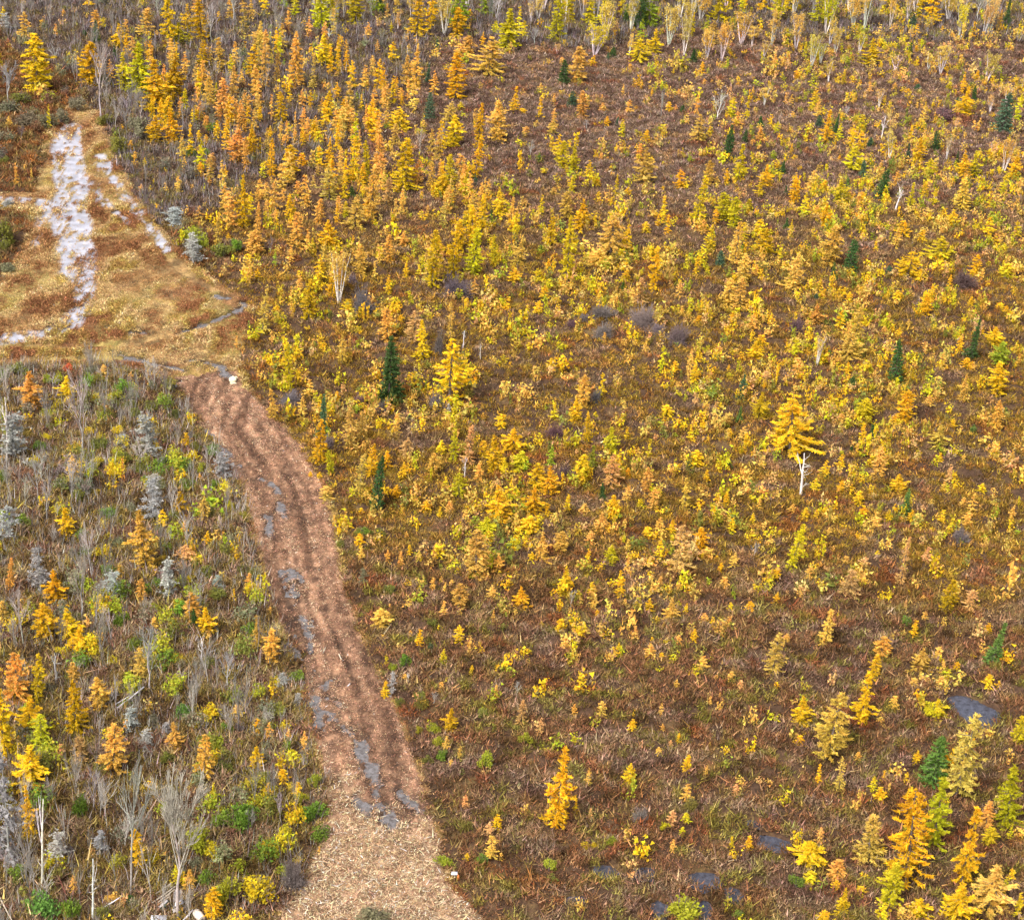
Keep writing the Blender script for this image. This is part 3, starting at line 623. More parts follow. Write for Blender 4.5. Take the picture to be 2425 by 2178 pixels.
R('L', 1200, 0, A, "125,140,270,70,l 360,-40,280,120,l 395,160,340,80,o 460,-80,170,90,l 600,-60,180,90,l 515,310,580,150,o 565,510,640,80,o 625,400,470,50,g 395,420,470,45,o 1060,-30,240,80,g 1070,200,390,100,g 970,130,290,70,k 950,290,430,130,l 1100,300,390,80,l 1480,150,320,90,y 1340,80,250,60,l 1440,110,250,70,k 1690,-40,100,80,l 1405,440,530,65,g 885,460,500,40,o 1198,500,535,30,g 1242,545,580,30,l 1420,565,610,45,o 1475,560,590,30,o 1110,575,630,40,o 835,620,690,40,o 965,585,635,40,o 1045,625,690,30,g 1235,640,690,50,o 245,585,650,55,o 185,475,520,25,g 545,650,840,100,o 685,670,710,40,o 690,725,800,75,o 340,680,750,45,o 340,765,910,70,o 330,870,970,90,y 240,710,850,60,g 60,630,810,80,g 110,780,820,80,g 140,905,960,80,o 215,870,920,60,y 880,710,815,70,o 985,700,750,40,y 1165,725,800,70,g 1215,750,800,40,o 930,750,800,50,o 720,840,905,60,g 830,850,965,65,l 1005,930,1015,80,g 1370,660,830,60,o 1625,690,830,80,l 1660,800,910,90,o 1730,690,870,60,l 1820,920,1010,80,o 1770,1000,1040,50,o 1910,1080,1155,55,k 1945,880,960,50,l 375,975,1110,100,g 400,1010,1200,110,l 490,1040,1240,100,l 85,1140,1195,60,g 590,1165,1300,80,g 700,1020,1080,50,o 680,1090,1150,50,o 785,1040,1105,35,g 725,1115,1145,30,o 960,1010,1140,80,o 1000,1060,1310,140,o 1250,1220,1345,90,g 1125,1325,1360,35,g 1680,1040,1300,120,l 1460,1160,1330,90,o 1380,1250,1580,120,g 1510,1270,1330,60,y 1580,1210,1320,70,g 1860,1190,1350,100,g 1820,1300,1400,90,l 470,1260,1380,80,l 655,1280,1340,60,g 660,1370,1420,45,g 870,1340,1400,80,g 790,1240,1400,50,l 340,1340,1400,80,y 440,1370,1560,110,o 540,1440,1640,130,g 450,1530,1985,130,l 310,1540,1760,100,g 250,1400,1560,60,g 130,1420,1480,80,y 860,1600,1830,90,g 1130,1400,1540,90,g 1160,1530,1670,80,g 1090,1540,1620,60,g 1000,1580,1660,90,g 1295,1440,1500,50,o 1410,1580,1680,60,o 1570,1400,1580,140,l 1640,1410,1620,110,l 1500,1500,1600,60,g 1740,1420,1510,90,l 1820,1570,1680,120,g 1660,1600,1880,90,o 1460,1660,1810,90,g 1700,1600,1720,80,l 1850,1650,1830,150,g 1945,1640,1690,40,o 1900,1490,1540,60,l 1920,400,540,80,o 1525,560,600,60,a")
R('R', 1200, 0, A, "760,1510,1815,250,o 1380,830,1020,130,y")
R('L', 1775, 0, A, "270,190,340,60,l 400,300,420,50,l 680,490,600,50,l 335,515,580,45,g 570,590,630,40,o 500,-40,180,120,l 330,-60,80,120,l 1040,170,230,70,o 880,280,460,120,g 970,310,370,60,l 1220,-40,140,80,l 1200,180,260,60,g 1200,320,370,45,g 1340,100,220,50,o 1385,170,240,45,g 1455,230,280,60,o 1585,190,300,60,k 1640,490,570,60,g 1800,80,230,60,o 865,590,670,50,o 1045,590,650,60,o 970,680,760,60,l 1140,640,680,50,g 1200,560,600,50,o 1250,750,890,70,o 1540,500,660,60,g 1545,620,830,110,g 1430,590,640,60,l 1940,680,860,60,l 470,640,780,100,l 490,720,860,70,o 300,680,760,50,o 260,660,750,40,g 310,790,850,70,o 560,790,1020,100,g 650,880,1000,60,l 810,820,930,80,l 740,910,1060,90,g 800,950,1080,70,g 750,1060,1220,140,l 1160,910,1010,70,g 1220,1000,1160,100,g 1300,1150,1260,100,l 1540,1100,1280,100,g 1630,1080,1260,90,l 1910,1090,1270,110,g 940,1150,1290,90,o 860,1210,1300,80,y 1540,1270,1490,100,o 1830,1270,1410,80,l 650,1280,1450,110,l 540,1290,1370,90,g 460,1220,1330,80,y 330,1270,1460,90,g 400,1370,1540,80,l 550,1460,1640,90,g 480,1480,1560,70,o 800,1380,1480,80,g 1260,1310,1420,80,g 1330,1360,1480,70,l 1160,1310,1500,80,l 960,1370,1440,40,l 1060,1230,1330,80,o 1460,1500,1620,110,g 1060,1650,1780,80,o 1240,1650,1740,90,g 1340,1690,1820,160,l 1720,1570,1700,100,g 1920,1580,1710,80,g 1830,1740,1800,60,g 300,1560,1700,50,l 590,1620,1905,170,o 200,1650,1700,40,o 650,1090,1140,50,g 300,1040,1120,40,g 170,1070,1150,60,k 320,1110,1150,40,g 415,1050,1080,40,o 800,1570,1620,45,g")
R('R', 1775, 0, A, "1110,1570,1710,130,g")
R('L', 0, 550, A, "220,1020,1260,170,o 500,1030,1200,130,g 745,950,1050,90,o 940,1020,1080,50,o 980,1080,1150,70,o 1065,990,1110,30,o 760,1180,1270,100,a 880,1640,1810,60,o 1280,1690,1760,45,g 1435,1730,1790,50,o 1340,1430,1540,110,g 1885,390,720,90,y 1790,150,210,50,g 1850,270,340,60,g 1790,230,370,70,y 1640,10,50,40,g 1700,750,830,50,o 530,1600,1780,110,y")
R('L', 600, 550, A, "970,30,200,110,o 780,80,280,110,o 500,60,350,110,o 570,130,450,80,g 270,100,220,90,o 155,140,260,60,k 330,300,430,80,o 400,330,620,140,l 270,410,580,60,o 170,520,570,90,g 680,470,560,100,g 1190,220,300,65,g 870,220,340,60,o 1290,0,380,150,g 1440,-60,300,110,g 1590,-30,290,120,l 1650,130,260,60,o 1740,10,220,90,l 1840,90,140,50,k 1920,70,230,80,o 1590,310,450,60,o 970,530,760,110,o 1060,570,640,60,g 1000,680,760,70,g 1160,590,800,130,a 1220,640,900,110,g 1420,500,780,60,o 270,770,1110,90,l 640,750,950,80,o 690,750,930,60,o 405,1030,1150,90,o 600,1140,1220,70,g 350,1170,1340,80,o 145,1140,1330,90,o 700,1250,1550,120,y 790,1300,1500,100,o 480,1340,1640,110,g 560,1540,1720,80,l 760,1580,1880,120,y 850,1510,1740,90,g 1110,1460,1600,110,a 1030,1310,1450,70,o 1290,1590,1740,110,o 1550,1370,1650,110,a 1350,1480,1580,100,g 1440,1420,1640,90,l 1650,1480,1620,90,g 1740,1450,1700,150,g 1870,1430,1560,120,g 1910,1580,1720,110,k 1620,1660,1800,100,o 1480,1720,1890,110,l 960,1560,1680,90,g 1080,1640,1760,80,g 1800,1640,1780,80,l 1780,1310,1400,100,g")
R('R', 600, 550, A, "1420,785,1225,290,g")
R('L', 1200, 550, A, "665,110,250,190,o 1065,120,420,110,g 960,330,500,110,a 1240,360,480,90,y 790,450,525,50,o 1360,190,290,70,g 1460,-60,140,100,l 1700,140,350,110,o 1600,330,520,140,o 1680,330,550,100,o 1790,240,320,60,o 1380,590,650,100,g 1260,540,590,60,o 1620,570,650,60,g 1770,590,700,90,o 1905,590,640,45,g 1830,730,820,120,g 1790,790,900,130,g 1650,830,880,60,o 1520,830,900,80,o 1450,840,890,50,o 1120,810,990,75,l 1320,830,1010,70,o 1350,950,1090,80,g 1210,920,1000,80,g 1595,940,1000,35,g 1000,780,860,70,o 1065,610,670,45,o 700,720,790,60,o 320,890,970,80,g 560,1010,1240,110,o 685,1010,1190,70,g 490,1200,1360,100,g 590,1280,1490,80,g 340,1230,1340,100,l 640,1250,1300,60,l 865,1400,1480,60,g 1150,1230,1310,110,g 1320,1370,1480,70,g 1410,1350,1420,70,g 1500,1200,1310,80,a 1820,1140,1330,130,g 1860,990,1080,80,a 1600,1420,1480,60,g 1700,1400,1500,90,y 750,1420,1590,110,l 1025,1490,1620,65,l 760,1590,1810,130,a 1360,1560,1680,110,g 1010,1680,1850,90,o 550,1590,1770,130,g 620,1520,1700,80,k 320,1540,1680,80,k 50,1400,1560,150,g 100,1570,1700,130,l 210,1650,1830,130,g 310,1680,1890,130,g 870,1680,1760,70,g 1440,1690,1770,80,g 90,60,230,100,o 300,180,270,70,g 60,260,360,130,g 220,260,370,80,l 270,380,480,90,g 230,500,590,80,g 860,270,350,90,g")
R('L', 1775, 550, A, "340,150,400,120,o 245,200,280,50,o 370,280,410,140,o 510,310,380,50,g 600,400,450,50,o 715,430,520,80,g 905,80,150,70,g 1060,20,110,80,o 1380,20,190,160,l 1230,260,330,110,g 1450,100,160,60,l 1620,150,330,110,g 1850,230,320,140,l 1440,300,400,50,g 1060,430,490,110,g 1310,380,480,80,g 1280,450,600,100,g 1470,430,500,50,l 1590,470,530,60,g 1800,500,540,80,g 1845,530,590,50,g 1725,560,610,45,o 480,530,670,120,o 650,580,720,100,g 770,540,800,110,o 720,740,920,160,o 900,730,790,50,y 1000,570,640,70,y 970,670,720,60,o 1075,680,750,65,g 1145,620,670,40,o 1460,630,690,50,o 1515,740,850,70,g 1760,680,800,130,g 1800,780,960,140,k 1800,930,1150,150,g 1940,870,950,60,o 1560,900,960,110,g 1545,1010,1200,80,o 1610,920,980,60,o 860,960,1020,90,l 705,940,1030,50,g 600,920,990,50,o 330,790,900,100,l 340,900,1040,90,o 1385,880,980,70,o 1130,1130,1340,150,g 1050,1290,1360,90,g 830,1190,1330,150,g 580,1260,1330,60,g 660,1290,1360,80,o 815,1390,1490,55,g 1000,1360,1420,60,g 1260,1330,1370,50,o 1370,1390,1540,130,o 1460,1340,1400,60,g 1780,1200,1400,90,o 1810,1370,1440,60,g 1290,1170,1250,80,o 1760,1520,1630,90,o 1880,1580,1680,60,o 1370,1570,1640,80,g 1540,1590,1640,40,o 660,1590,1690,80,g 545,1650,1760,90,g 940,1540,1740,120,o 1060,1730,1830,110,g 470,1770,1860,90,g 1440,1650,1790,70,a")
R('R', 1775, 550, A, "1150,130,320,190,g 315,1170,1570,340,g")
R('L', 0, 1100, A, "485,300,510,130,g 1050,340,740,200,o 1325,410,530,80,o 1170,330,450,100,g 1470,250,410,100,y 60,650,900,60,o 30,960,1200,130,y 405,770,1000,150,g 310,990,1250,180,g 470,1010,1230,170,g 560,1130,1350,170,g 1020,820,990,90,o 860,710,830,90,y 1330,580,690,160,a 1490,470,590,90,g 1710,490,560,80,g 1700,630,690,80,g 1790,760,890,90,y 1680,880,980,50,g 1810,970,1010,50,o 1940,1030,1080,50,o 1860,1060,1310,110,o 1950,1190,1420,130,o 1390,900,1140,140,o 1490,1040,1220,130,g 1110,1090,1180,120,o 1010,1310,1540,130,y 110,1320,1700,170,o 265,1370,1700,120,l 525,1420,1580,110,o")
R('R', 0, 1100, A, "1280,180,350,140,g")
R('L', 600, 1100, A, "410,40,90,50,g 475,50,100,60,g 740,60,200,150,o 520,150,250,120,y 840,320,390,50,o 580,330,440,60,o 660,345,450,60,o 615,440,510,45,g 760,495,590,100,g 775,580,700,80,o 775,290,340,70,g 965,605,690,60,o 1060,620,720,80,o 1120,580,650,70,g 1190,620,690,50,o 1300,590,690,55,o 1345,565,605,40,g 1470,550,580,60,g 1030,130,220,100,g 1240,270,350,80,g 1340,310,390,60,g 1410,260,340,80,o 1380,90,160,70,l 1680,380,500,130,l 1610,490,810,200,o 1760,650,780,100,o 1750,150,390,180,g 1290,830,910,50,o 1350,800,840,40,o 1375,860,930,50,o 1425,820,870,45,o 1480,860,1020,130,o 1715,860,950,100,o 1920,850,1000,110,g 1370,970,1080,90,o 915,1030,1160,150,o 980,980,1040,40,o 1725,1040,1130,40,o 1195,1200,1310,90,g 1130,1190,1230,40,o 1480,1150,1270,90,g 1630,1260,1300,45,o 1365,1340,1440,80,l 1570,1440,1510,50,l 950,1560,1670,100,g 1350,1550,1630,50,o 1745,1570,1670,70,o 1090,1500,1540,45,o 1100,470,520,45,o 1550,1320,1380,40,y")
R('L', 1200, 1100, A, "190,150,350,130,g 440,200,330,70,g 30,100,220,60,g 290,260,360,80,g 560,250,330,110,o 770,220,370,100,g 870,160,270,80,o 960,230,300,70,l 1060,180,320,80,o 1290,100,320,100,o 1580,170,270,70,g 1490,300,370,70,g 1620,380,480,70,g 1760,460,520,60,o 1770,330,410,60,g 1815,220,310,50,o 1100,380,480,90,o 1190,390,500,80,g 1010,440,490,70,g 680,340,470,110,o 850,380,440,50,o 600,480,580,100,o 385,490,630,130,o 170,350,470,150,g 240,490,680,100,o 180,630,690,70,g 60,540,630,120,g 585,590,710,80,g 755,570,700,110,l 870,540,620,70,o 840,510,560,45,l 1100,570,690,80,g 1030,660,710,90,g 1400,460,600,110,g 1440,560,650,140,o 1250,450,790,160,a 1510,640,680,60,g 1540,690,760,50,g 1635,650,740,80,o 870,650,760,80,o 820,740,810,50,g 820,800,930,90,g 440,730,920,110,g 100,850,1000,120,g 610,840,960,100,g 380,960,1020,60,g 620,970,1030,60,o 515,930,980,50,g 1105,780,880,80,y 1235,840,910,70,o 1040,880,930,60,o 1025,930,1030,80,g 850,960,1010,50,o 1560,830,910,90,o 1330,910,950,40,o 1380,900,930,30,g 1170,950,1100,120,o 1290,990,1060,60,g 1425,1040,1120,90,o 1610,980,1040,50,g 1750,990,1050,90,g 1600,1080,1160,90,o 1510,1100,1150,60,o 1940,935,1005,55,g 1930,760,830,80,g 650,1050,1100,45,g 385,1090,1200,90,g 250,1110,1150,45,o 920,1160,1260,90,o 1130,1120,1160,40,g 1345,1190,1280,70,g 1235,1230,1310,80,o 1150,1240,1280,60,l 1045,1230,1265,40,g 805,1275,1340,45,g 1030,1300,1395,95,o 1110,1350,1400,50,g 1480,1325,1360,40,g 1410,1370,1470,100,o 1610,1490,1560,60,o 1505,1510,1545,40,o 1220,1540,1600,50,o 1530,1640,1680,40,o 1460,1670,1730,45,o 680,1700,1810,80,o 485,1710,1780,50,o 915,1760,1810,45,g 1110,1720,1810,45,o 1680,1540,1620,80,a 1940,1550,1600,60,g")
R('L', 1775, 1100, A, "310,280,340,70,o 400,310,400,80,g 540,290,350,70,g 480,340,400,50,g 625,365,410,45,g 660,110,200,70,g 790,170,280,120,g 1060,60,180,130,g 820,290,370,80,g 910,380,450,110,o 1000,340,430,70,g 1090,370,410,50,o 1165,310,400,70,g 1310,220,280,50,o 1395,120,180,60,o 1670,140,200,80,g 1540,220,290,80,o 1600,220,360,80,o 1570,340,430,100,o 1890,290,400,70,o 1770,270,340,40,o 310,440,750,120,l 195,755,830,80,g 430,720,830,70,o 195,930,1005,60,g 570,460,510,60,o 815,510,570,90,o 950,530,600,60,o 690,660,720,80,o 830,660,720,90,a 920,600,650,60,g 725,760,940,150,a 820,810,880,70,o 1110,520,850,80,a 1280,600,700,110,a 1430,830,1040,140,g 1590,910,1050,110,a 560,1020,1280,120,o 635,1040,1080,30,l 1120,980,1040,40,a 1245,940,980,40,o 1190,1110,1220,100,g 1260,1050,1110,60,o 1720,1120,1190,80,g 180,1220,1510,160,y 265,1210,1280,70,o 950,1230,1370,140,o 895,1370,1540,100,g 1230,1320,1450,140,o 1360,1290,1380,90,o 1390,1400,1490,90,o 1490,1420,1480,60,g 1180,1530,1600,120,o 1370,1530,1620,90,o 1720,1500,1600,110,g 1790,1550,1610,60,g 1040,1660,1750,90,o 1350,1680,1790,130,l 1240,1670,1720,60,l 210,1550,1600,60,o")
R('L', 0, 1600, D4, "30,60,560,190,g 200,150,420,200,g 310,270,560,170,l 560,15,400,180,g 740,20,240,160,o 225,530,810,240,g 210,800,1170,120,g 595,430,640,120,a 440,490,640,90,a 830,360,700,180,o 935,340,410,90,o 1300,360,560,120,o 1500,430,750,140,o 1755,220,300,100,o 1905,310,430,80,g 1985,350,470,80,o 1890,520,700,110,g 1035,1130,1440,130,g 1395,1420,1570,100,o 1560,1560,1790,150,g 1575,800,940,70,l 1975,790,920,100,g 540,1460,1600,80,o 680,1250,1310,100,a")
R('L', 600, 1600, D4, "260,410,500,65,o 375,420,560,70,o 215,680,780,120,g 330,790,930,90,g 485,1250,1310,50,o 1455,215,385,110,g 1980,170,340,90,a 1425,440,560,80,o 1525,510,600,50,o 1460,600,650,60,o 1565,870,970,65,a 1800,1010,1120,100,g 1740,1080,1180,90,a 1760,1180,1340,100,o 1830,1300,1350,60,o 1580,1300,1350,60,g")
R('L', 1200, 1600, D4, "250,300,430,70,a 930,310,390,90,g 1150,350,400,50,o 385,550,1090,230,g 510,870,1000,75,g 605,670,800,55,o 910,620,780,100,g 1335,585,705,100,g 1330,800,930,100,o 1470,680,760,50,o 1270,420,490,45,g 1210,470,520,50,a 1120,530,575,60,o 1500,475,515,35,y 1690,780,880,60,a 620,960,1040,70,a 1220,1000,1100,110,a 1320,1030,1100,80,l 1300,1100,1160,70,l 1225,1220,1300,60,o 1660,1170,1260,70,l 1790,1150,1260,90,g")
R('L', 1775, 1600, D4, "375,165,350,150,g 600,150,610,270,y 850,-5,340,180,g 375,440,510,110,g 510,660,800,80,g 680,600,850,90,y 915,740,850,70,l 960,830,940,130,g 990,690,780,60,g 1155,720,810,50,g 1170,830,910,40,g 1235,560,650,80,g 800,570,620,70,o 1580,260,880,290,y 1400,760,1230,230,l 1220,870,1490,310,g 900,1030,1360,220,y 1050,1400,1700,190,l 1620,920,1500,230,g 1760,930,1120,130,o 1780,1120,1250,120,l 1940,660,1070,210,l 2000,300,480,90,l 1800,1380,1700,280,o 1540,1560,1800,230,g 650,1340,1490,140,o 700,1570,1750,110,g 640,1510,1570,80,g 820,1560,1610,90,l 450,1430,1530,150,l 440,1210,1360,230,g 520,1120,1240,90,y 1250,1650,1760,150,g 1120,1700,1790,80,o 990,1670,1800,100,l 550,1730,1800,110,g 1940,1410,1490,80,g 1990,1600,1760,90,l 1930,1090,1200,70,l")
# spruces
R('S', 0, 0, A, "690,150,310,60,s 825,330,450,50,s 610,220,270,40,s"); R('S', 600, 0, A, "1255,455,590,60,b 1265,660,860,90,b 1320,280,360,60,b 1600,1270,1330,50,b 705,1340,1410,60,t 1710,1500,1600,40,s 920,0,100,60,b 1700,-20,110,60,b")
R('S', 1200, 0, A, "960,-20,200,110,s 410,430,600,90,s 470,660,760,80,b 760,340,420,60,s 725,390,440,40,b 1345,360,450,70,s 795,830,900,40,b 1600,900,1150,120,s 1710,930,1030,50,s 1825,830,910,80,s 1265,765,810,45,s 235,1090,1160,45,t 1960,1160,1230,40,s 240,1760,1820,70,s 860,20,160,70,t")
R('S', 1775, 0, A, "1170,110,210,80,b 1155,300,390,60,s 1860,-20,210,80,s 620,820,970,60,s 500,830,910,60,b 240,1140,1240,70,s 870,980,1050,90,b 1620,620,720,60,s 1500,700,750,50,b 1840,670,950,160,b 1345,950,1090,80,s 1500,1080,1180,50,s 960,1220,1420,110,s 820,1150,1270,90,b 1140,1050,1200,70,b 1490,1390,1440,60,b 1210,610,650,60,b 710,1270,1340,50,t 265,1340,1400,40,s 760,1740,1830,60,s 430,1740,1800,40,t 270,1560,1640,60,s 1215,900,940,40,b")
R('S', 600, 550, A, "500,1150,1460,110,b 890,1590,1970,100,s 1275,1180,1220,30,b 1120,1290,1340,50,b"); R('PAG', 600, 550, A, "985,735,1210,200,s")
R('S', 1200, 550, A, "1535,130,240,80,b 835,340,400,45,s 240,90,150,60,s 1675,1250,1360,60,t 1690,80,150,40,t 1600,1650,1710,70,t 1695,1030,1200,90,b")
R('S', 1775, 550, A, "735,60,290,110,s 605,230,360,70,t 1075,780,1080,115,s 1620,620,890,110,s 735,1040,1130,80,s 885,1350,1480,60,s 1330,610,680,80,t 480,440,490,50,b 575,850,890,50,t 1005,250,310,60,b 1610,1370,1440,80,t 1845,1240,1280,40,t 735,1520,1560,40,s 1345,200,240,50,b")
R('S', 1200, 1100, A, "690,130,250,80,s"); R('S', 1775, 1100, A, "1135,170,340,90,t 1765,1130,1430,150,t"); R('S', 0, 1100, A, "1400,1060,1200,90,s"); R('S', 1775, 1600, D4, "1380,460,800,220,t")
# birches
R('B', 600, 0, A, "450,-60,160,90,l 610,-100,130,80,y 650,-60,150,60,y 1140,-60,130,90,y 1380,-20,260,120,y 1040,80,240,60,o")
R('B', 1200, 0, A, "230,-60,150,80,y 640,150,400,170,l 905,-40,240,110,y 1180,10,330,130,y 1290,100,400,80,y 1400,-40,160,130,o 1450,180,430,100,y 1560,150,440,110,o 1600,340,490,70,a 1700,60,320,150,o 1770,180,340,90,o 1920,30,340,90,o 1850,280,435,90,y 770,150,290,90,a 885,250,420,50,o 1860,620,760,110,o 180,0,160,70,o 365,320,400,50,a")
R('B', 1775, 0, A, "350,80,370,100,o 460,230,500,90,y 520,300,460,80,l 580,430,580,90,y 630,170,390,70,y 590,120,330,90,o 760,-20,200,110,o 900,-40,190,140,a 1060,390,525,120,y 800,220,400,110,l 1150,-40,150,100,y 1440,-40,150,120,o 1290,385,510,90,y 1390,300,530,110,y 1720,350,580,110,y 1740,-30,245,90,a 940,620,770,80,o 1480,850,950,60,a 1850,600,770,110,o 1740,670,810,60,a 1020,940,1150,120,y 1430,970,1150,60,y 1850,960,1240,100,y 1750,1000,1150,80,a 1960,540,640,70,o")
R('B', 600, 550, A, "620,90,510,160,y"); R('B', 1775, 550, A, "500,730,960,100,y")
# leafless grey trees
R('D', 0, 0, A, "715,280,865,140,d 50,440,760,130,d 915,640,800,110,d 1005,700,870,70,d 1520,0,310,110,d 1560,-20,210,120,n 1680,0,160,130,d 1620,190,350,90,n 1050,240,420,90,n 1395,650,910,80,n 1310,740,900,60,d 150,890,1010,60,n 1140,0,140,90,d 400,330,460,90,d")
R('D', 600, 0, A, "165,20,290,80,d 850,-40,130,70,d 1750,-40,160,80,w 1200,910,1100,70,d 1360,860,1070,50,d 420,-60,110,60,d 920,830,990,50,n 120,1690,1830,70,n"); R('D', 1200, 0, A, "200,200,340,70,d 1525,660,870,100,w 1330,680,810,70,a 1120,630,850,30,v 170,990,1150,60,d 575,850,930,40,d")
R('D', 1775, 0, A, "1020,790,960,90,a 700,770,840,40,w 1650,-20,150,110,d 1560,-30,130,90,d")
R('D', 0, 550, A, "585,950,1600,170,d 1010,1480,1700,150,d 300,1580,1810,150,d 520,1620,1830,110,d 330,1490,1670,60,n 380,990,1130,90,d 800,1190,1290,60,n 1380,30,110,60,d 1150,1590,1700,60,d")
R('D', 0, 1100, A, "510,-40,290,80,d 270,-60,300,100,d 330,0,410,90,d 655,370,800,120,d 580,610,1120,120,d 720,340,540,70,d 1070,1120,1640,170,d 1630,1320,1630,110,d 1390,1470,1810,70,d 160,840,1310,140,d 1420,720,890,60,d 1590,370,520,50,d 600,1360,1510,40,n 170,60,330,80,d 1560,1340,1630,40,d 890,990,1180,60,n 790,1000,1270,70,d")
R('D', 0, 1600, D4, "955,550,1600,210,d 680,640,1010,110,d 210,1290,1570,120,d 850,-20,345,60,d 1440,-20,280,40,d 1670,0,120,70,d 700,390,650,120,n 1110,-20,210,70,d 1620,200,330,60,n")
R('BIG', 0, 1600, D4, "1310,630,1780,470,d"); R('D', 600, 1600, D4, "210,820,1085,70,d 375,590,690,50,d 1300,0,40,30,d"); R('D', 1200, 1100, A, "465,890,1030,60,d 1780,560,690,60,d"); R('D', 600, 1100, A, "1300,1640,1740,50,d 1900,1550,1660,60,d 1520,-60,30,40,w")
# dead conifers hung with silvery lichen
R('V', 0, 0, A, "1250,1480,1610,170,v 40,100,250,110,v 1395,1680,1840,120,v 60,1420,1490,110,v"); R('V', 0, 550, A, "95,1320,1640,250,v 1060,1310,1610,200,v 1600,1570,1750,160,v 1390,50,230,150,v 1110,1720,1830,130,v 870,1460,1570,110,v")
R('V', 0, 1100, A, "1100,110,410,180,v 285,550,930,190,v 1215,650,960,160,v 800,780,960,190,v 1570,800,910,100,v 60,300,570,180,v 520,590,700,100,z"); R('V', 600, 1100, A, "990,1480,1660,75,v 215,1480,1600,100,v 320,1640,1730,70,v 790,750,870,80,z")
R('V', 0, 1600, D4, "50,550,1420,220,v 420,1160,1410,210,d 740,1110,1310,130,v 975,240,430,150,v 1075,410,560,130,d 1230,340,450,90,v")
R('V', 600, 550, A, "1400,1220,1330,40,v")
# white snags
R('W', 600, 0, A, "545,200,295,60,w 1110,340,430,30,w"); R('W', 1775, 0, A, "960,830,1000,80,w"); R('W3', 1775, 0, A, "1065,1305,1515,120,w")
R('W', 600, 550, A, "1510,690,830,50,w 1635,790,905,40,w 1520,1640,1760,60,w"); R('W', 1775, 550, A, "390,1600,1900,130,w"); R('W', 0, 550, A, "40,1190,1650,120,w"); R('W', 0, 1100, A, "400,1360,1590,120,v 60,290,420,50,w"); R('W3', 0, 1100, A, "1445,1200,1465,110,w")
R('W', 0, 1600, D4, "295,840,1570,120,w 680,1340,1800,110,w"); R('W', 600, 1600, D4, "1150,-20,60,40,w")
# leafy shrubs
R('U', 0, 0, A, "1390,1610,1750,170,q 345,650,730,140,q 860,950,1110,160,i 1000,800,1010,160,z 60,690,810,150,z 190,750,910,160,z 330,780,920,150,z 440,750,890,110,z 1380,1040,1140,100,e 1700,1700,1800,110,e 150,660,760,150,i 560,680,800,130,z 760,790,900,130,i 930,1080,1170,110,i 20,1540,1760,160,i 1500,850,960,110,e 1470,1040,1130,80,e 30,1100,1170,90,i")
R('U', 0, 550, A, "492,925,1010,80,r 420,1180,1270,100,f 340,1250,1340,120,q 280,1485,1575,100,e 330,1430,1480,70,f 340,1000,1090,70,q 1210,1035,1130,100,z 1200,1150,1210,70,q 1170,1590,1680,120,e 1260,1250,1340,90,i 1530,1510,1610,100,e 1450,1630,1730,70,q 1590,70,190,160,i 1440,-30,130,150,q 640,1370,1440,70,f 490,1590,1650,80,q 20,1690,1800,90,e 850,1390,1460,90,f 130,930,1030,140,i 230,930,1010,100,z 650,950,1040,110,z 1100,1180,1280,120,i 940,1190,1280,110,i 720,1440,1560,130,i 980,1240,1340,100,i 640,1640,1740,150,q 900,1570,1660,120,i 1330,1600,1700,110,i 1400,1490,1580,100,i 750,1270,1370,120,q 60,1500,1600,120,z 1350,1770,1840,120,e 700,1620,1700,90,f 30,30,140,110,i 60,180,280,120,z 1000,1620,1730,110,i 1060,1720,1830,120,e")
R('U', 0, 1100, A, "170,310,440,100,e 1140,90,160,120,q 790,300,400,130,e 1330,90,170,160,e 1550,110,190,100,e 770,670,790,110,e 840,500,590,120,z 1480,690,810,140,i 850,1030,1160,100,e 660,960,1030,90,e 1100,970,1050,100,q 970,1230,1330,130,e 1140,780,860,100,e 1570,870,970,130,i 1790,1130,1210,130,e 1280,930,1030,120,f 1330,1690,1810,120,t 800,1380,1440,80,f 690,150,210,100,f 1270,1360,1440,120,f 1180,870,960,90,i 620,1180,1280,120,i 740,1140,1230,120,z 930,250,340,130,z 560,150,260,120,i 1620,560,660,100,i 1500,300,400,90,i 1650,240,330,80,f 1740,330,400,80,q 1300,1500,1590,110,f 1740,700,800,100,i 1050,830,930,100,e 450,1290,1380,110,f 690,1290,1400,120,f 840,1570,1650,100,f 1500,1370,1470,100,i 1650,1620,1720,120,i 350,1550,1650,110,z 1240,1090,1210,70,f 560,1030,1120,90,i")
R('U', 0, 1600, D4, "1790,890,1140,230,e 1660,950,1130,170,e 1450,1070,1300,210,q 1560,1190,1360,160,f 1530,1420,1550,130,e 1910,1450,1690,240,f 1680,1450,1710,190,q 580,820,1040,110,e 870,1300,1430,130,q 1350,180,340,120,t 1600,420,540,140,q 1480,320,400,80,f 1960,690,810,110,i 310,1540,1810,230,t 500,1590,1790,160,e 960,1600,1700,100,s 770,1660,1810,130,i 1650,330,410,120,e 1980,1180,1320,120,f 60,1230,1380,130,s 120,1380,1520,140,e 440,1420,1510,120,i 930,170,250,90,e 1130,250,380,120,z 1230,560,660,110,i 1440,1310,1420,110,z 1640,620,720,130,i 500,1220,1330,110,n 840,1560,1660,120,o")
R('U', 600, 1100, A, "1090,1330,1460,80,e 1000,1410,1480,70,q 980,860,920,110,i 1270,1260,1320,50,b 320,1450,1535,120,e 1050,1650,1730,70,i 1200,1630,1700,90,i 1640,1750,1830,90,i 800,440,530,90,e 1880,525,640,130,f 1540,510,580,80,q 170,1700,1810,160,i 900,430,510,90,i 620,520,590,70,i 760,450,510,80,i 1290,1100,1150,80,i 1370,1380,1440,60,q")
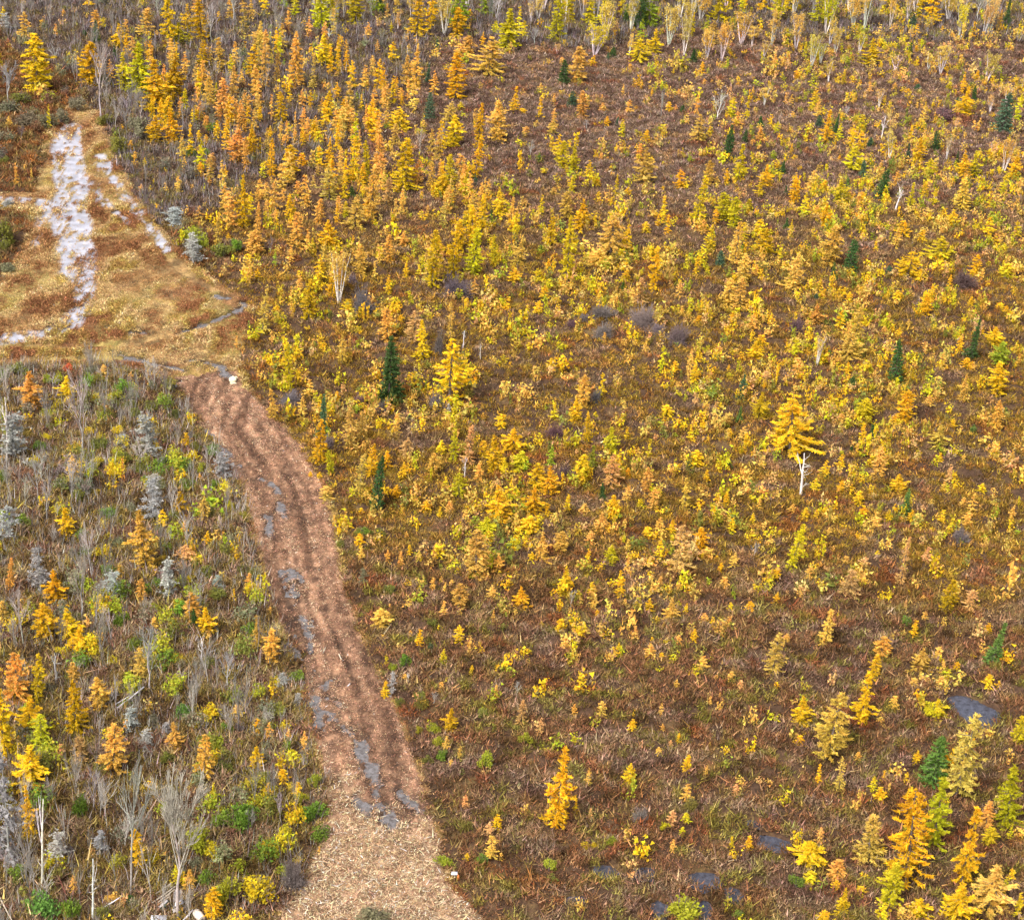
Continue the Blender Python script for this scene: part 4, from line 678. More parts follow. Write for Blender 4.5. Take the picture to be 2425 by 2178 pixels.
R('U', 600, 1600, D4, "1730,555,690,140,q 1330,310,410,100,q 1230,330,390,70,q 1690,230,300,70,q 1400,530,610,100,e 1365,420,510,80,q 460,720,840,100,q 450,890,1070,190,e 500,1070,1200,150,e 120,1200,1320,160,f 215,1360,1460,120,q 1400,1300,1390,130,q 1700,1290,1380,100,e 880,1700,1830,260,z 120,780,910,130,f 240,1060,1180,100,f 1240,140,240,110,i 1290,560,640,80,i 70,300,380,60,f 350,860,960,100,q")
R('U', 1200, 1600, D4, "770,1190,1270,80,q 320,1320,1440,100,q 575,1210,1270,70,f 140,400,500,100,q 1290,1600,1790,270,q 1710,1730,1800,80,e 1160,1075,1130,80,f 1350,890,990,100,i 640,1220,1260,50,f"); R('U', 1775, 1600, D4, "350,1460,1560,130,e 1090,1380,1460,80,b 1360,160,290,150,l"); R('U', 1775, 0, A, "1410,750,880,150,p"); R('U', 1775, 1100, A, "1130,1070,1160,75,e")
# rounded leafless willow domes
R('H', 600, 550, A, "790,380,590,160,h 270,1120,1240,150,h 1460,280,450,210,h 1335,690,890,70,h 930,1200,1290,100,h 1330,1140,1260,130,h 540,1450,1550,80,h 760,1150,1240,100,p 720,290,380,80,h")
R('H', 1200, 550, A, "680,490,605,175,n 980,505,680,205,n 1230,635,790,175,n 705,645,765,135,n 1080,640,735,100,n 550,565,625,75,n 345,1360,1480,150,p 410,1670,1790,100,p 650,1100,1210,80,h 480,620,690,110,p"); R('H', 1775, 1100, A, "1520,440,570,130,h"); R('H', 600, 1600, D4, "300,1320,1570,180,n"); R('H', 1200, 1600, D4, "1000,960,1070,120,n"); R('H', 1775, 550, A, "350,590,720,120,p 1550,270,380,180,p")

_g = random.Random(4)
for _i in range(46):                                        # the belt of birches along the far edge
    _x = _g.choice((_g.uniform(560, 1250), _g.uniform(1250, 2420), _g.uniform(1250, 2420))); _b = _g.uniform(-5, 105 if _x > 1250 else 70); _h = _g.uniform(70, 125)
    PLANTS.append(['B', _x, _b - _h, _b, _h * _g.uniform(.28, .42), _g.choice('yyyola')])
for _i in range(34):
    _x = _g.uniform(540, 2420); _b = _g.uniform(0, 70); _h = _g.uniform(60, 120); PLANTS.append(['L', _x, _b - _h, _b, _h * _g.uniform(.3, .45), _g.choice('llggyk')])
# ---- foot on the ground, height and width in metres; the same plant read twice (tiles overlap) is kept once
def settle():
    out = []
    for k, x, t, b, w, c in PLANTS:
        h_px = b - t; foot = b + {'L': .05, 'R': .04, 'S': .02, 'PAG': .0}.get(k, 0) * h_px
        slope = (x - VX) / (VY - b)
        g = at(x - slope * h_px * .5, foot); h = height_for(g, t)
        depth = (g - CAM) @ FWD; wm = w * depth / F_PX
        out.append(dict(k=k, x=x, t=t, b=b, w=w, c=c, g=g, h=h, wm=wm, area=w * min(h_px, b - max(t, 0))))
    keep = []
    base = lambda k: {'R': 'L', 'PAG': 'S', 'W3': 'W', 'BIG': 'D'}.get(k, k)
    for p in sorted(out, key=lambda q: -q['area']):
        m = lambda q: base(q['k']) == base(p['k']) and abs(q['x'] - p['x']) < .33 * max(q['w'], p['w']) + 3 and abs(q['b'] - p['b']) < .22 * (q['b'] - q['t']) + 3
        if p['k'] in 'LSBDVW' and any(m(q) for q in keep): continue
        keep.append(p)
    return keep
PLANTS = settle()
# ------------------------------------------------------------------ labels: which plant, told from a landmark one can find
LANDMARKS = [  # phrase, picture point, kind of plant it is itself (or None), its own label
    ('the head of the wet track', 175, 290, None, None),
    ('the pale bare trackside tree', 236, 190, 'D', 'tall pale bare tree at the head of the white wet track'),
    ('the red shrub', 162, 868, 'U', 'small bright red shrub at the edge of the grassy track junction'),
    ('the cream bundle', 552, 902, None, None),
    ('the collapsed shed', 420, 2130, None, None),
    ('the biggest bare tree', 420, 1960, 'BIG', 'biggest grey leafless tree, fan-shaped, standing over the collapsed shed'),
    ('the white marker post', 1075, 2075, None, None),
    ('the flared dark bog spruce', 925, 870, 'PAG', 'dark green spruce with flared skirt, alone in the open bog'),
    ('the spreading golden bog tamarack', 1068, 880, 'R', 'big golden tamarack with spreading tiered boughs beside the flared dark spruce'),
    ('the round grey willows', 1525, 745, None, None),
    ('the tall white snag', 1905, 1130, 'W', 'tall white snag with stubby arms below the broadest golden tamarack'),
    ('the broadest golden tamarack', 1879, 1000, 'R', 'broadest golden tamarack, flat-tiered, rising just above the tall white snag'),
    ('the dark leaning far spruce', 1727, 338, 'S', 'dark leaning spruce on the purple far flat beside a lime-gold tamarack'),
    ('the big blue-green spruce', 2382, 268, 'S', 'big dense blue-green spruce by the far edge of the bog'),
    ('the bog pond', 2305, 1690, None, None),
    ('the creek pool', 1835, 1990, None, None),
    ('the slim blue-green spruce', 892, 1135, 'S', 'slim tall blue-green spruce among golden tamaracks beside the mulched trail'),
    ('the white many-stemmed snag', 2126, 465, 'W3', 'white many-stemmed snag standing clear among golden saplings on the far bog'),
    ('the straw-leaved bog birch', 804, 650, 'B', 'straw-leaved birch with many stems by a dark grey willow dome'),
    ('the light green pond spruce', 2357, 1520, 'S', 'light green spruce standing alone above the bog pond'),
    ('the forest-edge dark spruce', 1517, 40, 'S', 'tall dark spruce at the forest edge between white birch stems'),
    ('the dark mid-slope spruce', 2017, 608, 'S', 'narrow dark spruce with a pale green spruce beside its foot'),
    ('the dusky leaning spruce', 2129, 860, 'S', 'dusky dark spruce leaning slightly, alone above a yellow shrub'),
    ('the trailside silver tree', 349, 1030, 'V', 'silver lichen-hung dead conifer in the thicket beside the trail'),
    ('the white forked snag', 476, 1540, 'W3', 'white forked snag with bare arms in the brown thicket'),
    ('the yellow dome shrub', 613, 2105, 'U', 'golden-yellow domed shrub beside the straw clearing'),
    ('the tall trailside tamarack', 1322, 1860, 'L', 'tallest golden tamarack standing alone on the near brown bog'),
    ('the puddled ruts', 840, 1760, None, None),
    ('the mulched trail bend', 640, 1180, None, None),
    ('the big orange tamarack clump', 1450, 545, 'R', 'big broad orange tamarack in the middle of the far bog'),
    ('the round orange tamarack', 1157, 132, 'R', 'round broad orange tamarack on the open flat below the forest'),
    ('the big lime tamarack', 2225, 1915, 'L', 'big lime-yellow tamarack topping the cluster below the bog pond'),
    ('the golden thicket tamarack', 346, 1278, 'L', 'broad orange-gold tamarack in the thicket beside silver dead trees'),
    ('the gold cone tamarack', 989, 44, 'L', 'perfect golden cone tamarack at the foot of the far forest'),
    ('the slim lemon tamarack', 689, 860, 'L', 'slim lemon-yellow tamarack column over a dark grey willow dome'),
    ('the pale amber bog tamarack', 1612, 1305, 'L', 'tall pale amber tamarack, loose crowned, in the middle of the bog'),
]
NOUN = {'L': 'tamarack', 'R': 'tamarack', 'S': 'spruce', 'PAG': 'spruce', 'B': 'birch', 'D': 'bare tree', 'BIG': 'bare tree', 'V': 'lichened dead tree', 'W': 'snag', 'W3': 'snag', 'U': 'shrub', 'H': 'willow dome'}
ORD = ['', 'second ', 'third ', 'fourth ', 'fifth ', 'sixth ', 'seventh ', 'eighth ', 'ninth ', 'tenth ', 'eleventh ', 'twelfth ', 'thirteenth ', 'fourteenth ', 'fifteenth ', 'sixteenth ', 'seventeenth ', 'eighteenth ']
DIRS = ['right of', 'up-right of', 'straight above', 'up-left of', 'left of', 'down-left of', 'straight below', 'down-right of']
def write_labels(things):
    taken = set()
    for ph, lx, ly, k, own in LANDMARKS:
        if own:
            q = min((p for p in things if p['k'] == k and 'label' not in p), key=lambda p: math.hypot(p['x'] - lx, (p['t'] + p['b']) / 2 - ly))
            q['label'] = own
    groups = {}
    for p in things:
        if 'label' in p: continue
        mx, my = p['x'], min(max((p['t'] + p['b']) / 2, 5), H_SRC - 5)
        d, ph, lx, ly = min((math.hypot(mx - l[1], my - l[2]), l[0], l[1], l[2]) for l in LANDMARKS)
        sec = int(round(math.atan2(ly - my, mx - lx) / (math.pi / 4))) % 8
        groups.setdefault((COLS[p['c']][0], NOUN[p['k']], ph, sec), []).append((d, p))
    for (cn, no, ph, sec), mem in groups.items():
        mem.sort(key=lambda m: m[0])
        for i, (d, p) in enumerate(mem):
            rat = p['wm'] / max(p['h'], .1)
            size = 'tall' if p['h'] > 4.5 else 'mid-height' if p['h'] > 2.6 else 'low'
            shape = 'slim' if rat < .36 else 'broad' if rat > .62 else 'even'
            p['label'] = f"{ORD[min(i, 17)]}{cn} {no} {DIRS[sec]} {ph}, {size} and {shape}"
            if len(mem) == 1: p['label'] = f"lone {p['label']}" if False else p['label']

SPEC = {'L': ('tamarack_tree', 'tamarack', 'tamaracks across the bog', ('crown', 'trunk')), 'R': ('tamarack_tree', 'tamarack', 'tamaracks across the bog', ('crown', 'trunk')),
        'S': ('spruce_tree', 'spruce', 'spruces scattered over the bog', ('crown', 'trunk')), 'PAG': ('spruce_tree', 'spruce', 'spruces scattered over the bog', ('crown', 'trunk')),
        'B': ('birch_tree', 'birch', 'birches at the far edge', ('trunk', 'branches', 'crown')), 'D': ('bare_tree', 'bare tree', 'leafless grey trees', ('trunk', 'branches')), 'BIG': ('bare_tree', 'bare tree', 'leafless grey trees', ('trunk', 'branches')),
        'V': ('lichen_tree', 'dead tree', 'lichen hung dead conifers', ('trunk', 'branches', 'foliage')), 'W': ('white_snag', 'snag', 'white snags', ('trunk', 'branches')), 'W3': ('white_snag', 'snag', 'white snags', ('trunk', 'branches')),
        'U': ('leafy_shrub', 'shrub', 'leafy shrubs of the thicket', ('stems', 'foliage')), 'H': ('willow_shrub', 'shrub', 'leafless rounded willows', ('stems', 'twigs'))}
def pick(p, rng):
    k = p['k']
    if k == 'L':
        if p['c'] in 'ya' or rng.random() < .06: return MESH['Y'][rng.integers(5)]
        rat = p['wm'] / p['h']
        if rat > .75 and p['h'] > 2.5: return MESH['R'][rng.integers(5)]
        return MESH['L'][rng.choice([3, 5, 9, 11, 15, 17])] if rat > .42 else MESH['L'][rng.integers(18)]
    if k == 'PAG': return MESH['S'][4]
    if k == 'S': return MESH['S'][(0, 1, 2, 3, 5, 6)[rng.integers(6)]]
    if k == 'BIG': return MESH['D'][5]
    if k == 'D': return MESH['D'][rng.integers(5)]
    if k == 'B': return MESH['B'][2 if p['h'] > 4.5 else rng.integers(5)]
    if k == 'W3': return MESH['W'][3]
    if k == 'W': return MESH['W'][rng.integers(3)]
    return MESH[k][rng.integers(len(MESH[k]))]
def vary(c, rng, s=.10):
    return np.clip(np.array(c) * (1 + rng.normal() * s) * (1 + rng.normal(size=3) * .05), .005, .95)
def plant(p, i):
    rng = np.random.default_rng(5000 + i); nm, cat, grp, parts = SPEC[p['k']]
    z = float(bog_height(np.array([p['g'][0]]), np.array([p['g'][1]]))[0]) * .8 - .05
    e = bpy.data.objects.new(nm, None); COL.objects.link(e); e.empty_display_size = .2
    e.location = (p['g'][0], p['g'][1], z); e.rotation_euler = (rng.normal() * .045, rng.normal() * .045, rng.uniform(0, 6.28))
    if p['k'] in ('BIG', 'W3', 'PAG'): e.rotation_euler.z = {'BIG': .6, 'W3': 1.1, 'PAG': .3}[p['k']]
    f = {'L': 1.32, 'R': 1.2, 'S': 1.25, 'U': 1.25, 'V': 1.35, 'D': 1.15, 'H': 1.25}.get(p['k'], 1.0)
    if p['k'] == 'L' and p['wm'] / p['h'] > .38: f = 1.45
    if p['t'] < 2: p['h'] *= rng.uniform(1.0, 1.25)
    e.scale = (p['wm'] * f, p['wm'] * f, p['h'] * (1.03 if p['k'] in 'LRS' else 1.0))
    e['label'] = p['label']; e['category'] = cat; e['group'] = grp
    ms = pick(p, rng); c = COLS[p['c']][1]
    for part, me in zip(parts, ms):
        o = bpy.data.objects.new(part, me); COL.objects.link(o); o.parent = e
        cc = c
        if p['k'] == 'B' and part != 'crown': cc = (.74, .68, .62) if part == 'trunk' else (.42, .33, .25)
        if p['k'] == 'U' and part == 'stems': cc = (.24, .19, .16)
        if p['k'] in 'VD' and part == 'branches': cc = tuple(v * .95 for v in c)
        o.color = (*vary(cc, rng), 1)
    return e
trees = [p for p in PLANTS if p['k'] in 'LR']
trees.sort(key=lambda p: -p['area'])
big, rest = trees[:300], trees[300:]
things = big + [p for p in PLANTS if p['k'] not in ('L', 'R')]
write_labels(things)
for i, p in enumerate(things): plant(p, i)

# ------------------------------------------------------------------ small tamaracks beyond the three hundred, one mass
def place_copies(name, items, protos, seed, kind='stuff', mat=COVER):
    """items: (x, y, z, width, height, colour). Copies of unit crowns (T, V, U) gathered into one mesh with a colour per leaf clump"""
    rng = np.random.default_rng(seed); Ts, Cs = [], []
    for (x, y, z, w, h, c) in items:
        T, V, U = protos[rng.integers(len(protos))]
        a = rng.uniform(0, 6.28); ca, sa = math.cos(a), math.sin(a)
        X = T[..., 0] * ca - T[..., 1] * sa; Y = T[..., 0] * sa + T[..., 1] * ca
        Ts.append(np.stack([X * w + x, Y * w + y, T[..., 2] * h + z], -1).astype(np.float32))
        v = (.62 + .66 * V)[:, None]; hue = np.stack([1 - .25 * (U - .5), 1 + .25 * (U - .5), np.ones(len(U))], -1)
        Cs.append(np.clip(vary(c, rng, .08)[None] * v * hue, 0, .95))
    T = np.concatenate(Ts); C = np.concatenate(Cs)
    return link(name, tri_mesh(name, T, mat, col=C), kind=kind)
def gz(x, y): return bog_height(np.asarray(x), np.asarray(y))
items = []
for p in rest:
    items.append((p['g'][0], p['g'][1], float(gz([p['g'][0]], [p['g'][1]])[0]) - .08, p['wm'] * 1.2, p['h'] * 1.05, COLS[p['c']][1]))

def in_view(n, seed):
    rng = np.random.default_rng(seed); x = rng.uniform(-90, 108, n); y = rng.uniform(95, 362, n)
    px, py, dz = proj(np.stack([x, y, np.zeros(n)], -1)); k = (px > -140) & (px < W_SRC + 140) & (py > -90) & (py < H_SRC + 120)
    return x[k], y[k], px[k] / K, py[k] / K, rng
STAND = np.array([(255, 110), (330, 60), (480, 30), (640, 90), (760, 150), (870, 260), (960, 330), (960, 480), (860, 560), (700, 610), (560, 560), (430, 430), (300, 290)], float)
x, y, ox, oy, rng = in_view(9000, 61)
k = inside(STAND, ox, oy) & (rng.uniform(size=len(x)) < .75 * sstep(.35, .6, fbm(x * .12, y * .12, 63, 2))); x, y = x[k][:420], y[k][:420]
cs = [COLS[c][1] for c in 'gggoooyyl']
for a, b, zz in zip(x, y, gz(x, y)):
    h = rng.uniform(1.6, 4.6); items.append((a, b, zz - .05, h * rng.uniform(.3, .5) + .25, h, cs[rng.integers(len(cs))]))
place_copies('small_tamaracks', items, [(T, V, U) for T, V, U, tb in P['M']], 11)

# ------------------------------------------------------------------ golden seedlings and dwarf birch over the bog: density read off a coarse grid
DENS = np.array([[1, 1, 1, 1, 1, 1, 1, 2, 3, 4, 5, 4], [0, 1, 1, 2, 2, 1, 1, 2, 3, 4, 5, 5], [0, 1, 2, 3, 3, 3, 4, 4, 5, 7, 7, 7], [0, 0, 2, 5, 7, 7, 8, 7, 6, 7, 7, 7],
                 [1, 1, 4, 9, 7, 6, 3, 3, 7, 7, 7, 7], [1, 1, 2, 8, 9, 8, 6, 7, 8, 8, 7, 5], [1, 1, 1, 2, 5, 7, 6, 7, 6, 5, 3, 3], [1, 1, 1, 1, 1, 2, 3, 3, 3, 2, 2, 2],
                 [1, 1, 1, 0, 1, 1, 1, 1, 1, 2, 2, 2], [1, 1, 2, 1, 1, 1, 1, 1, 1, 1, 2, 2], [1, 2, 2, 0, 1, 1, 1, 1, 1, 1, 3, 3]], float)
def dens_at(px, py):
    u = np.clip(px / W_SRC * 12 - .5, 0, 10.999); v = np.clip(py / H_SRC * 11 - .5, 0, 9.999)
    i = u.astype(int); j = v.astype(int); fu = u - i; fv = v - j
    return (DENS[j, i] * (1 - fu) + DENS[j, i + 1] * fu) * (1 - fv) + (DENS[j + 1, i] * (1 - fu) + DENS[j + 1, i + 1] * fu) * fv
def sprinkle(n, seed, pad=.06):
    rng = np.random.default_rng(seed)
    x = rng.uniform(-90, 108, n); y = rng.uniform(95, 362, n)
    px, py, dz = proj(np.stack([x, y, np.zeros(n)], -1))
    k = (px > -pad * W_SRC) & (px < (1 + pad) * W_SRC) & (py > -pad * H_SRC) & (py < (1 + pad) * H_SRC)
    return x[k], y[k], px[k], py[k], rng
def off_water(x, y):
    return zone_water(x, y) < -.1
def bushlet(seed, n=34, tall=1.0):
    rng = np.random.default_rng(seed); k = max(3, n // 6)
    stems = np.stack([rng.normal(size=k) * .20, rng.normal(size=k) * .20, rng.uniform(.35, 1, k)], -1)
    i = rng.integers(0, k, n); s = rng.uniform(.25, 1, n)
    C = stems[i] * np.stack([.5 + .5 * s, .5 + .5 * s, s], -1) + rng.normal(size=(n, 3)) * .055
    C[:, 2] = np.clip(C[:, 2], .05, None)
    T = tufts(C, np.tile([.10, .10, .09], (n, 1)), rng)
    return T, np.clip(rng.uniform(.3, .7, k)[i] + rng.normal(size=n) * .15, 0, 1), rng.uniform(0, 1, n)
BUSHLETS = [bushlet(20 + i, 50 + 5 * i) for i in range(7)]
def build_seedlings():
    x, y, px, py, rng = sprinkle(95000, 77)
    d = dens_at(px, py); clump = fbm(x * .22, y * .22, 131, 3); cl2 = fbm(x * .7, y * .7, 137, 2)
    pr = .62 * (d / 9.0) ** 1.25 * sstep(.42, .60, clump * .55 + cl2 * .45) * 1.5
    ok = (rng.uniform(size=len(x)) < pr) & (trail_mask(x, y) < -.3) & off_water(x, y)
    x, y, px, py = x[ok], y[ok], px[ok], py[ok]; n = len(x)
    z = gz(x, y) - .05
    s = rng.gamma(4.0, .15, n) + .33
    pal = [COLS[c][1] for c in 'gggooolfyaiq']
    it = []
    for k in range(n):
        c = np.array(pal[rng.integers(len(pal))]) * .92
        if rng.random() < .18: c = c * .5 + np.array([.30, .22, .06]) * .5
        it.append((x[k], y[k], z[k], s[k] * rng.uniform(.9, 1.4), s[k] * rng.uniform(.8, 1.9), c))
    print('seedlings', n)
    place_copies('golden_seedlings', it, BUSHLETS, 12)
build_seedlings()

# ------------------------------------------------------------------ low cover: leatherleaf, sweet gale, sedge; twiggy thicket; grass and mulch on the clearings
def blades(x, y, z, w, h, col, ntri, rng, jit=.32, up=.75, thin=.16, wmax=.07, leaf=0.0):
    """NTRI upright slivers and leaf bits in each clump"""
    n = len(x); m = n * ntri; r = lambda a: np.repeat(a, ntri, 0)
    ang = rng.uniform(0, 6.283, m); rad = np.sqrt(rng.uniform(0, 1, m)) * .5
    X = r(x) + np.cos(ang) * rad * r(w); Y = r(y) + np.sin(ang) * rad * r(w)
    dome = np.sqrt(np.clip(1 - (rad * 1.7) ** 2, .08, 1))
    H = r(h) * dome
    z0 = r(z) + H * rng.uniform(-.1, .55, m); L = r(h) * rng.uniform(.3, .8, m) + .05
    a2 = rng.uniform(0, 6.283, m); lean = rng.normal(size=(m, 2)) * (1 - up) * L[:, None]
    b = np.stack([X, Y, z0], -1); wd = np.minimum(L * thin, wmax * (.30 + .75 * np.repeat(np.clip(np.hypot(x, y) / 260, 0, 1.3), ntri))) * rng.uniform(.5, 1.4, m) + .006
    side = np.stack([np.cos(a2) * wd, np.sin(a2) * wd, np.zeros(m)], -1)
    tip = b + np.stack([lean[:, 0] + np.cos(ang) * L * .25, lean[:, 1] + np.sin(ang) * L * .25, L * up], -1)
    T = np.stack([b - side, b + side, tip], 1)
    lf = rng.uniform(size=m) < leaf
    if leaf > 0:
        q = lf.sum(); d = rng.normal(size=(q, 3, 3)); d /= np.linalg.norm(d, axis=2, keepdims=True)
        T[lf] = (b[lf] + (tip[lf] - b[lf]) * rng.uniform(.2, 1.1, (q, 1)))[:, None] + d * (wmax * rng.uniform(.5, 1.35, (q, 1, 1)) * (.55 + .5 * np.repeat(np.clip(np.hypot(x, y) / 260, 0, 1.3), ntri)[lf])[:, None, None])
    C = np.clip(r(col) * np.exp(rng.normal(size=(m, 1)) * jit) * (1 + rng.normal(size=(m, 3)) * .07), .004, .95)
    return T, C
def palette(t, cs):
    """blend along a list of colours, t in 0..1"""
    cs = np.array(cs); u = np.clip(t, 0, .999) * (len(cs) - 1); i = u.astype(int); f = (u - i)[:, None]
    return cs[i] * (1 - f) + cs[i + 1] * f
def build_cover():
    x, y, px, py, rng = sprinkle(430000, 78)
    tm = trail_mask(x, y); ok = (tm < .1) & off_water(x, y); x, y, px, py, tm = x[ok], y[ok], px[ok], py[ok], tm[ok]
    ox, oy = px / K, py / K                                             # zones in overview pixels
    wob = 120 * (fbm(x * .08, y * .08, 151, 3) - .5)
    left = (ox + wob * .4 < np.interp(oy, [700, 760, 850, 960, 1180, 1400, 1600, 1745, 1830], [330, 350, 400, 480, 530, 610, 650, 605, 540])) & (oy > 715)
    wood = (oy + wob < np.interp(ox, [0, 150, 250, 700, 900, 1400, 2026], [60, 120, 460, 260, 90, 70, 110]))
    hedge = (ox < 420) & (oy < 720) & ~wood
    n1 = fbm(x * .10, y * .14, 161, 3); n2 = fbm(x * .55, y * .8, 163, 3); n3 = fbm(x * 1.7, y * 1.7, 167, 2); n4 = fbm(x * .3, y * .5, 171, 3)
    st = lambda v: np.clip((v - .5) * 2.4 + .5, 0, 1)
    purple = palette(st(n2), [(.12, .082, .072), (.19, .14, .125), (.24, .195, .18), (.30, .20, .12)])
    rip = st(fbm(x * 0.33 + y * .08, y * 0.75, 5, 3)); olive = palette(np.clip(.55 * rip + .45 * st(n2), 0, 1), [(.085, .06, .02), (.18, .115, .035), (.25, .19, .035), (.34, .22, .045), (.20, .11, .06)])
    brown = palette(st(n2), [(.09, .06, .032), (.19, .11, .062), (.25, .14, .085), (.21, .16, .06), (.27, .20, .15)])
    top = sstep(560, 330, oy + wob * 2) * sstep(420, 620, ox)
    low = sstep(1060, 1230, oy + wob * 2 + 120 * np.clip((1500 - ox) / 1500, -.5, 1))
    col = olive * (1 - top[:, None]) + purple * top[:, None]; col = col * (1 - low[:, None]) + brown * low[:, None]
    pm = sstep(.56, .7, n4)[:, None] * .75; col = col * (1 - pm) + purple * pm                 # patches of leatherleaf
    rm = sstep(.66, .74, fbm(x * .4, y * .6, 175, 3))[:, None] * .6; col = col * (1 - rm) + np.array([.25, .09, .04]) * rm
    om = sstep(.60, .72, fbm(x * .9, y * .9, 179, 2))[:, None] * .7 * low[:, None]; col = col * (1 - om) + np.array([.19, .20, .04]) * om
    thick = palette(st(n2), [(.12, .085, .05), (.20, .15, .065), (.25, .22, .06), (.30, .24, .18), (.20, .12, .085)])
    hed = palette(st(n2), [(.15, .075, .04), (.20, .10, .05), (.19, .16, .06), (.15, .12, .085), (.27, .13, .05)])
    col = np.where(left[:, None], thick, col); col = np.where(wood[:, None], palette(st(n2), [(.09, .07, .065), (.14, .11, .105), (.19, .15, .10), (.17, .16, .06)]), col)
    col = np.where(hedge[:, None], hed, col) * np.array([1.12, .97, .80])
    h = .26 + .30 * rng.gamma(3, .33, len(x)); h = np.where(low > .5, h * 1.25, h)
    h = np.where(left, h * 1.35, h); h = np.where(wood, h * 1.3, h); h = np.where(hedge, h * 1.5, h)
    h = h * np.where(tm > -1.0, .65, 1.0)
    w = (.45 + .35 * rng.uniform(size=len(x))) * np.where(left | wood | hedge, 1.35, 1.0)
    dist = np.hypot(x, y)
    near = dist < 175
    dens = np.where(near, 1.0, .60)
    k = rng.uniform(size=len(x)) < dens
    z = gz(x, y) - .04
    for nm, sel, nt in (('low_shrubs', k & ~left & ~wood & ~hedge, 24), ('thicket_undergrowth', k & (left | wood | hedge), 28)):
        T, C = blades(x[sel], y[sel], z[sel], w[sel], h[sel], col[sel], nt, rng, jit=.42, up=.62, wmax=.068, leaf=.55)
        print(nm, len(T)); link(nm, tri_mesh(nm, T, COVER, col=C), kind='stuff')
    # upright bare twigs standing out of thicket and wood
    sel = (left | wood) & (rng.uniform(size=len(x)) < .14)
    x2, y2, z2 = x[sel], y[sel], z[sel]; n = len(x2)
    g = rng.uniform(.5, 1.2, (n, 1)); c2 = np.where(left[sel][:, None], np.array([[.42, .37, .33]]), np.array([[.30, .26, .26]])) * g
    T, C = blades(x2, y2, z2, np.full(n, .9), rng.uniform(.8, 2.2, n), c2, 9, rng, jit=.3, up=.93, thin=.02, wmax=.025)
    link('bare_twigs', tri_mesh('bare_twigs', T, COVER, col=C), kind='stuff')
    # fine pale and rusty stalks over the open bog
    sel = ~(left | wood | hedge) & (rng.uniform(size=len(x)) < .16)
    x2, y2, z2 = x[sel], y[sel], z[sel]; n = len(x2)
    c2 = palette(rng.uniform(size=n), [(.26, .19, .14), (.30, .22, .14), (.20, .11, .07), (.36, .24, .07)])
    T, C = blades(x2, y2, z2, np.full(n, .6), rng.uniform(.35, .85, n), c2, 5, rng, jit=.3, up=.85, thin=.04, wmax=.03)
    link('dry_stalks', tri_mesh('dry_stalks', T, COVER, col=C), kind='stuff')
build_cover()
def lighten(T, V, k, rng):
    i = rng.permutation(len(T))[:k]; return T[i], V[i], rng.uniform(0, 1, k)
def build_thicket():
    """the crowd of small shrubs and bare saplings that fills thicket and wood between the ones told apart"""
    x, y, ox, oy, rng = in_view(26000, 91)
    left = (ox < np.interp(oy, [700, 760, 850, 960, 1180, 1400, 1600, 1745, 1830], [300, 330, 385, 465, 515, 590, 630, 590, 520])) & (oy > 735)
    topw = oy < np.interp(ox, [0, 150, 250, 700, 900, 1400, 2026], [40, 100, 330, 130, 60, 40, 60])
    hed = (ox < 400) & (oy < 540) & ~topw & (trail_mask(x, y) < -1.2)
    cl = fbm(x * .16, y * .16, 95, 2)
    ps = np.where(left, .36 * sstep(.3, .6, cl) + .09, np.where(hed, .22, np.where(topw, .06, 0)))
    k = (rng.uniform(size=len(x)) < ps) & (trail_mask(x, y) < -.8)
    cs = [COLS[c][1] for c in 'iizzeqfnqf']; hs = [(.22, .12, .07), (.26, .2, .08), (.19, .16, .12), COLS['z'][1]]
    protos = [lighten(T, V, 380, np.random.default_rng(5 + i)) for i, (st, T, V) in enumerate(P['U'])]
    it = []
    for a, b, l, zz in zip(x[k], y[k], left[k], gz(x[k], y[k])):
        c = cs[rng.integers(len(cs))] if l else hs[rng.integers(4)]
        s = rng.uniform(.8, 2.6); it.append((a, b, zz - .05, s, s * rng.uniform(.7, 1.3), c))
    place_copies('thicket_shrubbery', it, protos, 93)
    # bare saplings
    pr = []
    for i in range(5):
        g = np.random.default_rng(970 + i); t = Tubes()
        for s in range(1 + i % 3):
            grow(t, g, [g.normal() * .02, g.normal() * .02, 0], [g.normal() * .12, g.normal() * .12, 1], .62, .012, 2, .45, .7, 4, None, 3, 1.5)
        (v,) = norm_fit(np.concatenate(t.v)); f = np.concatenate(t.f); pr.append((v, f))
    ps = np.where(left, .13, np.where(topw, .10, np.where(hed, .02, 0)))
    k = (rng.uniform(size=len(x)) < ps) & (trail_mask(x, y) < -.8)
    vs, fs, cc, n = [], [], [], 0
    for a, b, l, zz in zip(x[k], y[k], left[k], gz(x[k], y[k])):
        v, f = pr[rng.integers(5)]; h = rng.uniform(2.0, 5.6); w = h * rng.uniform(.25, .5); th = rng.uniform(0, 6.28)
        vs.append(np.stack([(v[:, 0] * math.cos(th) - v[:, 1] * math.sin(th)) * w + a, (v[:, 0] * math.sin(th) + v[:, 1] * math.cos(th)) * w + b, v[:, 2] * h + zz - .05], -1)); fs.append(f + n); n += len(v)
        cc.append(np.tile(np.array([.50, .46, .41]) * rng.uniform(.55, 1.3) * (1 if l else .9), (len(f), 1)))
    link('bare_saplings', new_mesh('bare_saplings', np.concatenate(vs), np.concatenate(fs).ravel(), 4, COVER, col=np.concatenate(cc)), kind='stuff')
    print('thicket', len(it), int(k.sum()))
build_thicket()
